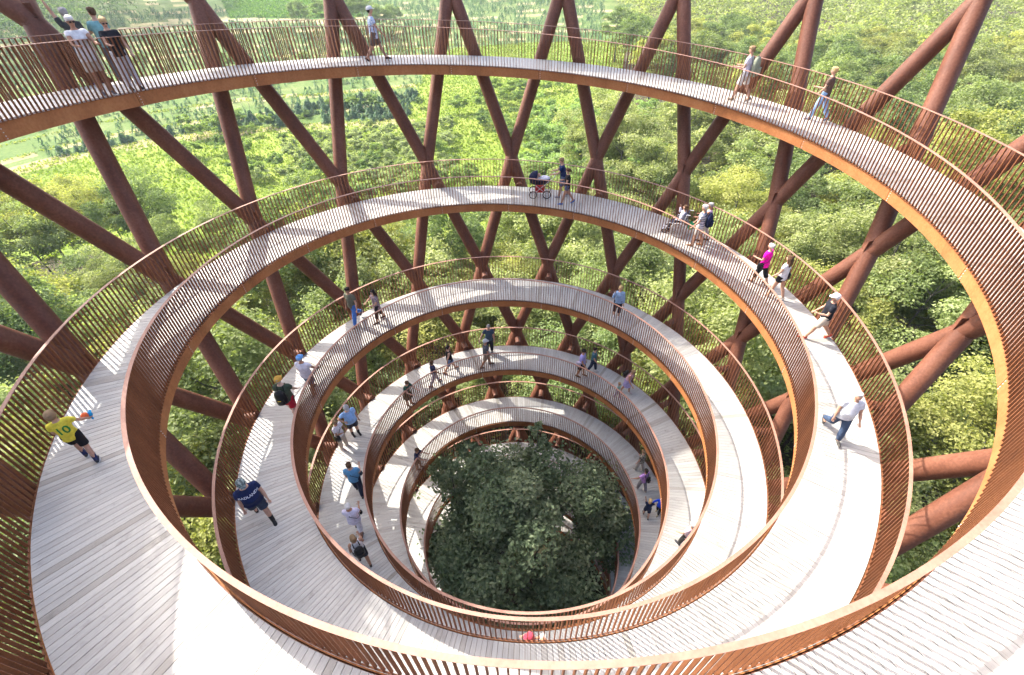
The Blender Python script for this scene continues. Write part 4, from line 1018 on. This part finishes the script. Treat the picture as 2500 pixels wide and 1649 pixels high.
# fifth turn and the near side
P['curl'] = person(3.866, .10, -32, 1.60, 'curly-haired child in a navy top leaning on the rail above the tree', (.015, .02, .05), (.10, .06, .06), 'brown', 'curly', 'tan', arms=('rail', 'rail'), lean=10, leg='shorts', hnod=10)
P['camo'] = person(4.242, .66, 112, 1.68, 'person in a camouflage-patterned top on the lower ramp', cloth((.11, .10, .075), 'camo', (.30, .26, .20), 14.0), (.40, .36, .32), 'sandy', 'short', 'fair', stride=12, arms=('hang', 'low'), shoes=(.4, .36, .32))
P['lila'] = person(4.267, .42, 98, 1.76, 'dark-haired woman in a lilac top and grey trousers', (.42, .24, .56), (.26, .24, .26), 'dark', 'short', 'tan', stride=12, arms=('out', 'low'), shoes=(.5, .45, .4))
pack(P['lila'], 'small black rucksack on the woman in the lilac top', M_BLACK, .75)
P['nboy'] = person(4.302, .30, 62, 1.42, 'blond boy in a navy T-shirt reaching out to another child', (.012, .02, .06), (.016, .022, .05), 'blonde', 'short', 'fair', stride=12, arms=('raised', 'out'), child=True, leg='shorts', shoes=(.06, .06, .07))
P['blue'] = person(4.298, .64, 205, 1.30, 'child in a royal blue top and black trousers at the outer edge', (.012, .055, .55), (.012, .012, .014), 'brown', 'short', 'tan', stride=10, arms=('out', 'out'), child=True, sleeve=1.2, shoes=(.3, .25, .15))
P['pnkm'] = person(3.375, .50, 96, 1.76, 'white-haired man in a pale pink shirt half hidden by a handrail', (.66, .50, .54), (.06, .055, .05), 'white', 'short', 'fair', stride=12, arms=('low', 'hang'), hnod=12)
P['redc'] = person(2.559, .30, 162, 1.42, 'child in a red and white cap behind the near balusters', (.50, .10, .12), (.06, .08, .14), 'brown', 'short', 'fair', arms=('low', 'low'), cap=(.50, .05, .08), child=True)
P['bald'] = person(2.551, .38, 160, 1.66, 'bald person behind the near balusters beside the red-capped child', (.58, .50, .46), (.10, .10, .12), 'brown', 'bald', 'tan', arms=('low', 'low'), hnod=14)

# --- toy in the boy's hand
p = P['boy']; hnd = p['arms'][1][2] + p['arms'][1][4] * .08
A = Acc().ell(hnd + np.array([.0, .05, .06]), (.055, .055, .075), 12, 8); A2 = Acc().ell(hnd + np.array([-.09, .03, .09]), (.085, .085, .085), 14, 10)
A.tube(hnd - np.array([0, 0, .07]), hnd + np.array([0, .02, .05]), .022, 10); A.tube(hnd + np.array([0, .05, .06]), hnd + np.array([.02, .15, .09]), .025, 10, .035)
toy = worn(p, A, 'toy_launcher', 'blue and orange plastic toy in the running boy\'s hand', 'toy', plain('blue_plastic', (.01, .30, .62), .35)); link('ball', A2.mesh('ball', plain('orange_plastic', (.70, .12, .03), .4), True), toy)

# --- pram
def wheel(parent, c, R, tyre, spokes=6, col=None, m_t=None, m_r=None):
    w = link('wheel', Acc().torus(c, R - tyre, tyre, 'x', 28, 8).mesh('tyre', m_t or M_BLACK, True), parent)
    A = Acc().tube(np.array(c) - [.03, 0, 0], np.array(c) + [.03, 0, 0], .022, 10)
    for k in range(spokes): a = k * 2 * math.pi / spokes; A.tube(c, np.array(c) + np.array([0, math.cos(a) * (R - tyre), math.sin(a) * (R - tyre)]), .006, 5)
    link('rim', A.torus(c, R - tyre * 2, .007, 'x', 24, 5).mesh('rim', m_r or M_BOLT, True), w); return w
def at_ramp(name, t, u, face):
    r = float(r_in(t)) + u * float(r_out(t) - r_in(t)); o = link(name, None, None, pol(np.array([t]), r, z_ramp(t))[0]); o.rotation_euler.z = R_(face - 90); return o
M_NAVY = cloth((.02, .022, .05)); M_ALU = plain('brushed_aluminium', (.5, .5, .52), .35)
pr = tag(at_ramp('pram', 1.071, .54, 157), 'navy pram with large spoked wheels and a raised hood', 'pram')
for sx in (-.27, .27):
    for y, R in ((-.30, .185), (.30, .175)): wheel(pr, (sx, y, R), R, .02)
A = Acc()
for sx in (-.22, .22):
    A.tube((sx, .30, .18), (sx, -.22, .62), .013, 8); A.tube((sx, -.30, .19), (sx, .22, .60), .013, 8); A.tube((sx, -.15, .56), (sx, -.62, .98), .013, 8)
A.tube((-.27, .30, .18), (.27, .30, .18), .012, 8); A.tube((-.27, -.30, .19), (.27, -.30, .19), .012, 8); A.tube((-.22, -.62, .98), (.22, -.62, .98), .018, 10)
link('frame', A.mesh('frame', M_ALU, True), pr)
link('carrycot', Acc().add(*loft([((0, y, 0), (1, 0, 0), (0, 0, 1)) for y in (0, 1)], 4)).mesh('x', M_NAVY) if False else Acc().add(*loft([((0, .02, z_), (w_, 0, 0), (0, l_, 0)) for z_, w_, l_ in ((.58, .16, .34), (.62, .20, .42), (.80, .23, .47), (.81, .20, .44), (.70, .18, .40))], 20)).mesh('carrycot', M_NAVY, True), pr)
hd_ = Acc()
V_ = []; F_ = []; nn = 14; mm = 8
for i in range(mm + 1):
    ph = R_(8 + i * 11.5)
    for j in range(nn + 1):
        a = math.pi * j / nn; V_.append((math.cos(a) * .235, .16 + math.sin(a) * math.cos(ph) * .34, .78 + math.sin(a) * math.sin(ph) * .36))
for i in range(mm):
    for j in range(nn): F_.append([i * (nn + 1) + j, i * (nn + 1) + j + 1, (i + 1) * (nn + 1) + j + 1, (i + 1) * (nn + 1) + j])
hd_.add(np.array(V_), F_); ho_ = link('hood', hd_.mesh('hood', M_NAVY, True), pr); sm = ho_.modifiers.new('thick', 'SOLIDIFY'); sm.thickness = .012
link('lining', Acc().add(*loft([((0, .10, z_), (w_, 0, 0), (0, .30, 0)) for z_, w_ in ((.74, .18), (.79, .19))], 16)).mesh('lining', cloth((.66, .68, .72)), True), pr)
link('blanket', Acc().ell((0, -.20, .83), (.18, .24, .09), 16, 8).mesh('blanket', cloth((.66, .64, .70)), True), pr)
link('basket', Acc().box((0, 0, .34), (.34, .40, .20)).mesh('basket', cloth((.46, .02, .03))), pr)
def baby():
    A = Acc(); A.ell((0, 0, 0), (.075, .08, .085)); A.ell((0, .07, -.015), (.012, .015, .012), 8, 6); limb(A, [(0, -.0, -.07), (0, -.06, -.20), (0, -.12, -.30)], [.05, .10, .09])
    for s_ in (-1, 1): limb(A, [(s_ * .09, -.03, -.13), (s_ * .15, .04, -.20), (s_ * .10, .10, -.20)], [.035, .03, .022], 8)
    return A
bb = link('person', None); bb.matrix_world = Matrix.Translation(pr.location) @ Matrix.Rotation(R_(157 - 90), 4, 'Z') @ Matrix.Translation((0, .06, .96)) @ Matrix.Rotation(math.pi, 4, 'Z') @ Matrix.Rotation(R_(-28), 4, 'X')
bo = link('body', baby().mesh('body', SKIN['pale'], True), bb); fuse(bo, .014, 2)
link('clothing', Acc().add(*loft([((0, y, z_), (w_, 0, 0), (0, .3 * w_, .95 * w_)) for y, z_, w_ in ((-.02, -.09, .07), (-.06, -.18, .12), (-.11, -.30, .11))], 14)).mesh('clothing', cloth((.62, .42, .46)), True), bb)
tag(bb, 'baby in pale pink sitting in the navy pram', 'baby')

# --- wheelchair and its passenger
wc = tag(at_ramp('wheelchair', 1.178, .52, 128), 'wheelchair with large white-rimmed wheels on the second turn', 'wheelchair')
for sx in (-.29, .29): wheel(wc, (sx, -.10, .30), .30, .024, 14, m_t=plain('grey_tyre', (.42, .41, .40), .6))
for sx in (-.24, .24): wheel(wc, (sx, .42, .10), .10, .022, 4)
A = Acc()
for sx in (-.24, .24):
    A.tube((sx, -.22, .30), (sx, -.30, .96), .013, 8); A.tube((sx, -.30, .96), (sx, -.44, .98), .016, 8); A.tube((sx, -.22, .48), (sx, .28, .50), .013, 8); A.tube((sx, .28, .50), (sx, .42, .16), .013, 8); A.tube((sx, -.22, .30), (sx, .34, .28), .013, 8); A.tube((sx, -.22, .68), (sx, .12, .68), .016, 8); A.tube((sx, .12, .68), (sx, .12, .48), .012, 8)
A.tube((-.24, -.10, .30), (.24, -.10, .30), .014, 8)
link('frame', A.mesh('frame', M_ALU, True), wc)
link('seat', Acc().box((0, .02, .50), (.46, .46, .04)).mesh('seat', M_NAVY), wc); link('backrest', Acc().box((0, -.26, .74), (.46, .03, .44), Matrix.Rotation(R_(7), 3, 'X')).mesh('backrest', M_NAVY), wc)
for sx in (-.12, .12): link('footrest', Acc().box((sx, .50, .14), (.16, .16, .02)).mesh('footrest', M_ALU), wc)
fv = Vector((math.cos(R_(128)), math.sin(R_(128)), 0)); base = Vector(wc.location) - fv * .10
P['wcp'] = person(0, 0, 128, 1.55, 'brown-haired passenger in a white top sitting in the wheelchair', (.60, .59, .66), (.015, .018, .03), 'brown', 'bob', 'fair', arms=('hold', 'face'), lean=-6, sit=True, sleeve=1.2, hnod=-6, shoes=(.04, .04, .05), world=(base.x, base.y, base.z + .55 - .82))
sb = link('shopping_bag', Acc().add(*loft([((0, 0, z_), (w_, 0, 0), (0, w_ * .6, 0)) for z_, w_ in ((-.18, .10), (-.10, .13), (.06, .11), (.14, .04))], 12)).mesh('shopping_bag', cloth((.03, .32, .13)), True)); sb.matrix_world = Matrix.Translation(Vector(wc.location) - fv * .52 + Vector((0, 0, .50))); tag(sb, 'green carrier bag hanging from the handles of the wheelchair', 'bag')

# --- fuse the skins, then print the lettering onto the shirts
bpy.context.view_layer.update()
dg = bpy.context.evaluated_depsgraph_get(); done = []
for o in PENDING: done.append((o, bpy.data.meshes.new_from_object(o.evaluated_get(dg))))
for o, me in done:
    old = o.data; mt = old.materials[0]; o.modifiers.clear(); me.name = old.name; o.data = me
    if not me.materials: me.materials.append(mt)
    bpy.data.meshes.remove(old)
from mathutils.bvhtree import BVHTree
for p in P.values():
    for (me, up_, front, col, name, sq) in p.get('text', []):
        sm_ = p['shirt'].data; bvh = BVHTree.FromPolygons([v.co.copy() for v in sm_.vertices], [tuple(f.vertices) for f in sm_.polygons])
        c = p['hip'] + p['up'] * up_; fw = Vector(p['fw']) * (1 if front else -1); up = Vector(p['up']); rt = fw.cross(up) * -1
        rt = up.cross(fw)
        for v in me.vertices:
            q = Vector(c) + rt * (v.co.x * sq) + up * v.co.y
            hit = bvh.ray_cast(q + fw * 1.0, -fw, 2.0)
            v.co = (hit[0] + fw * .006) if hit[0] is not None else (q + fw * .17)
        me.materials.clear(); me.materials.append(cloth(col)); link(name, me, p['shirt'])

haze()
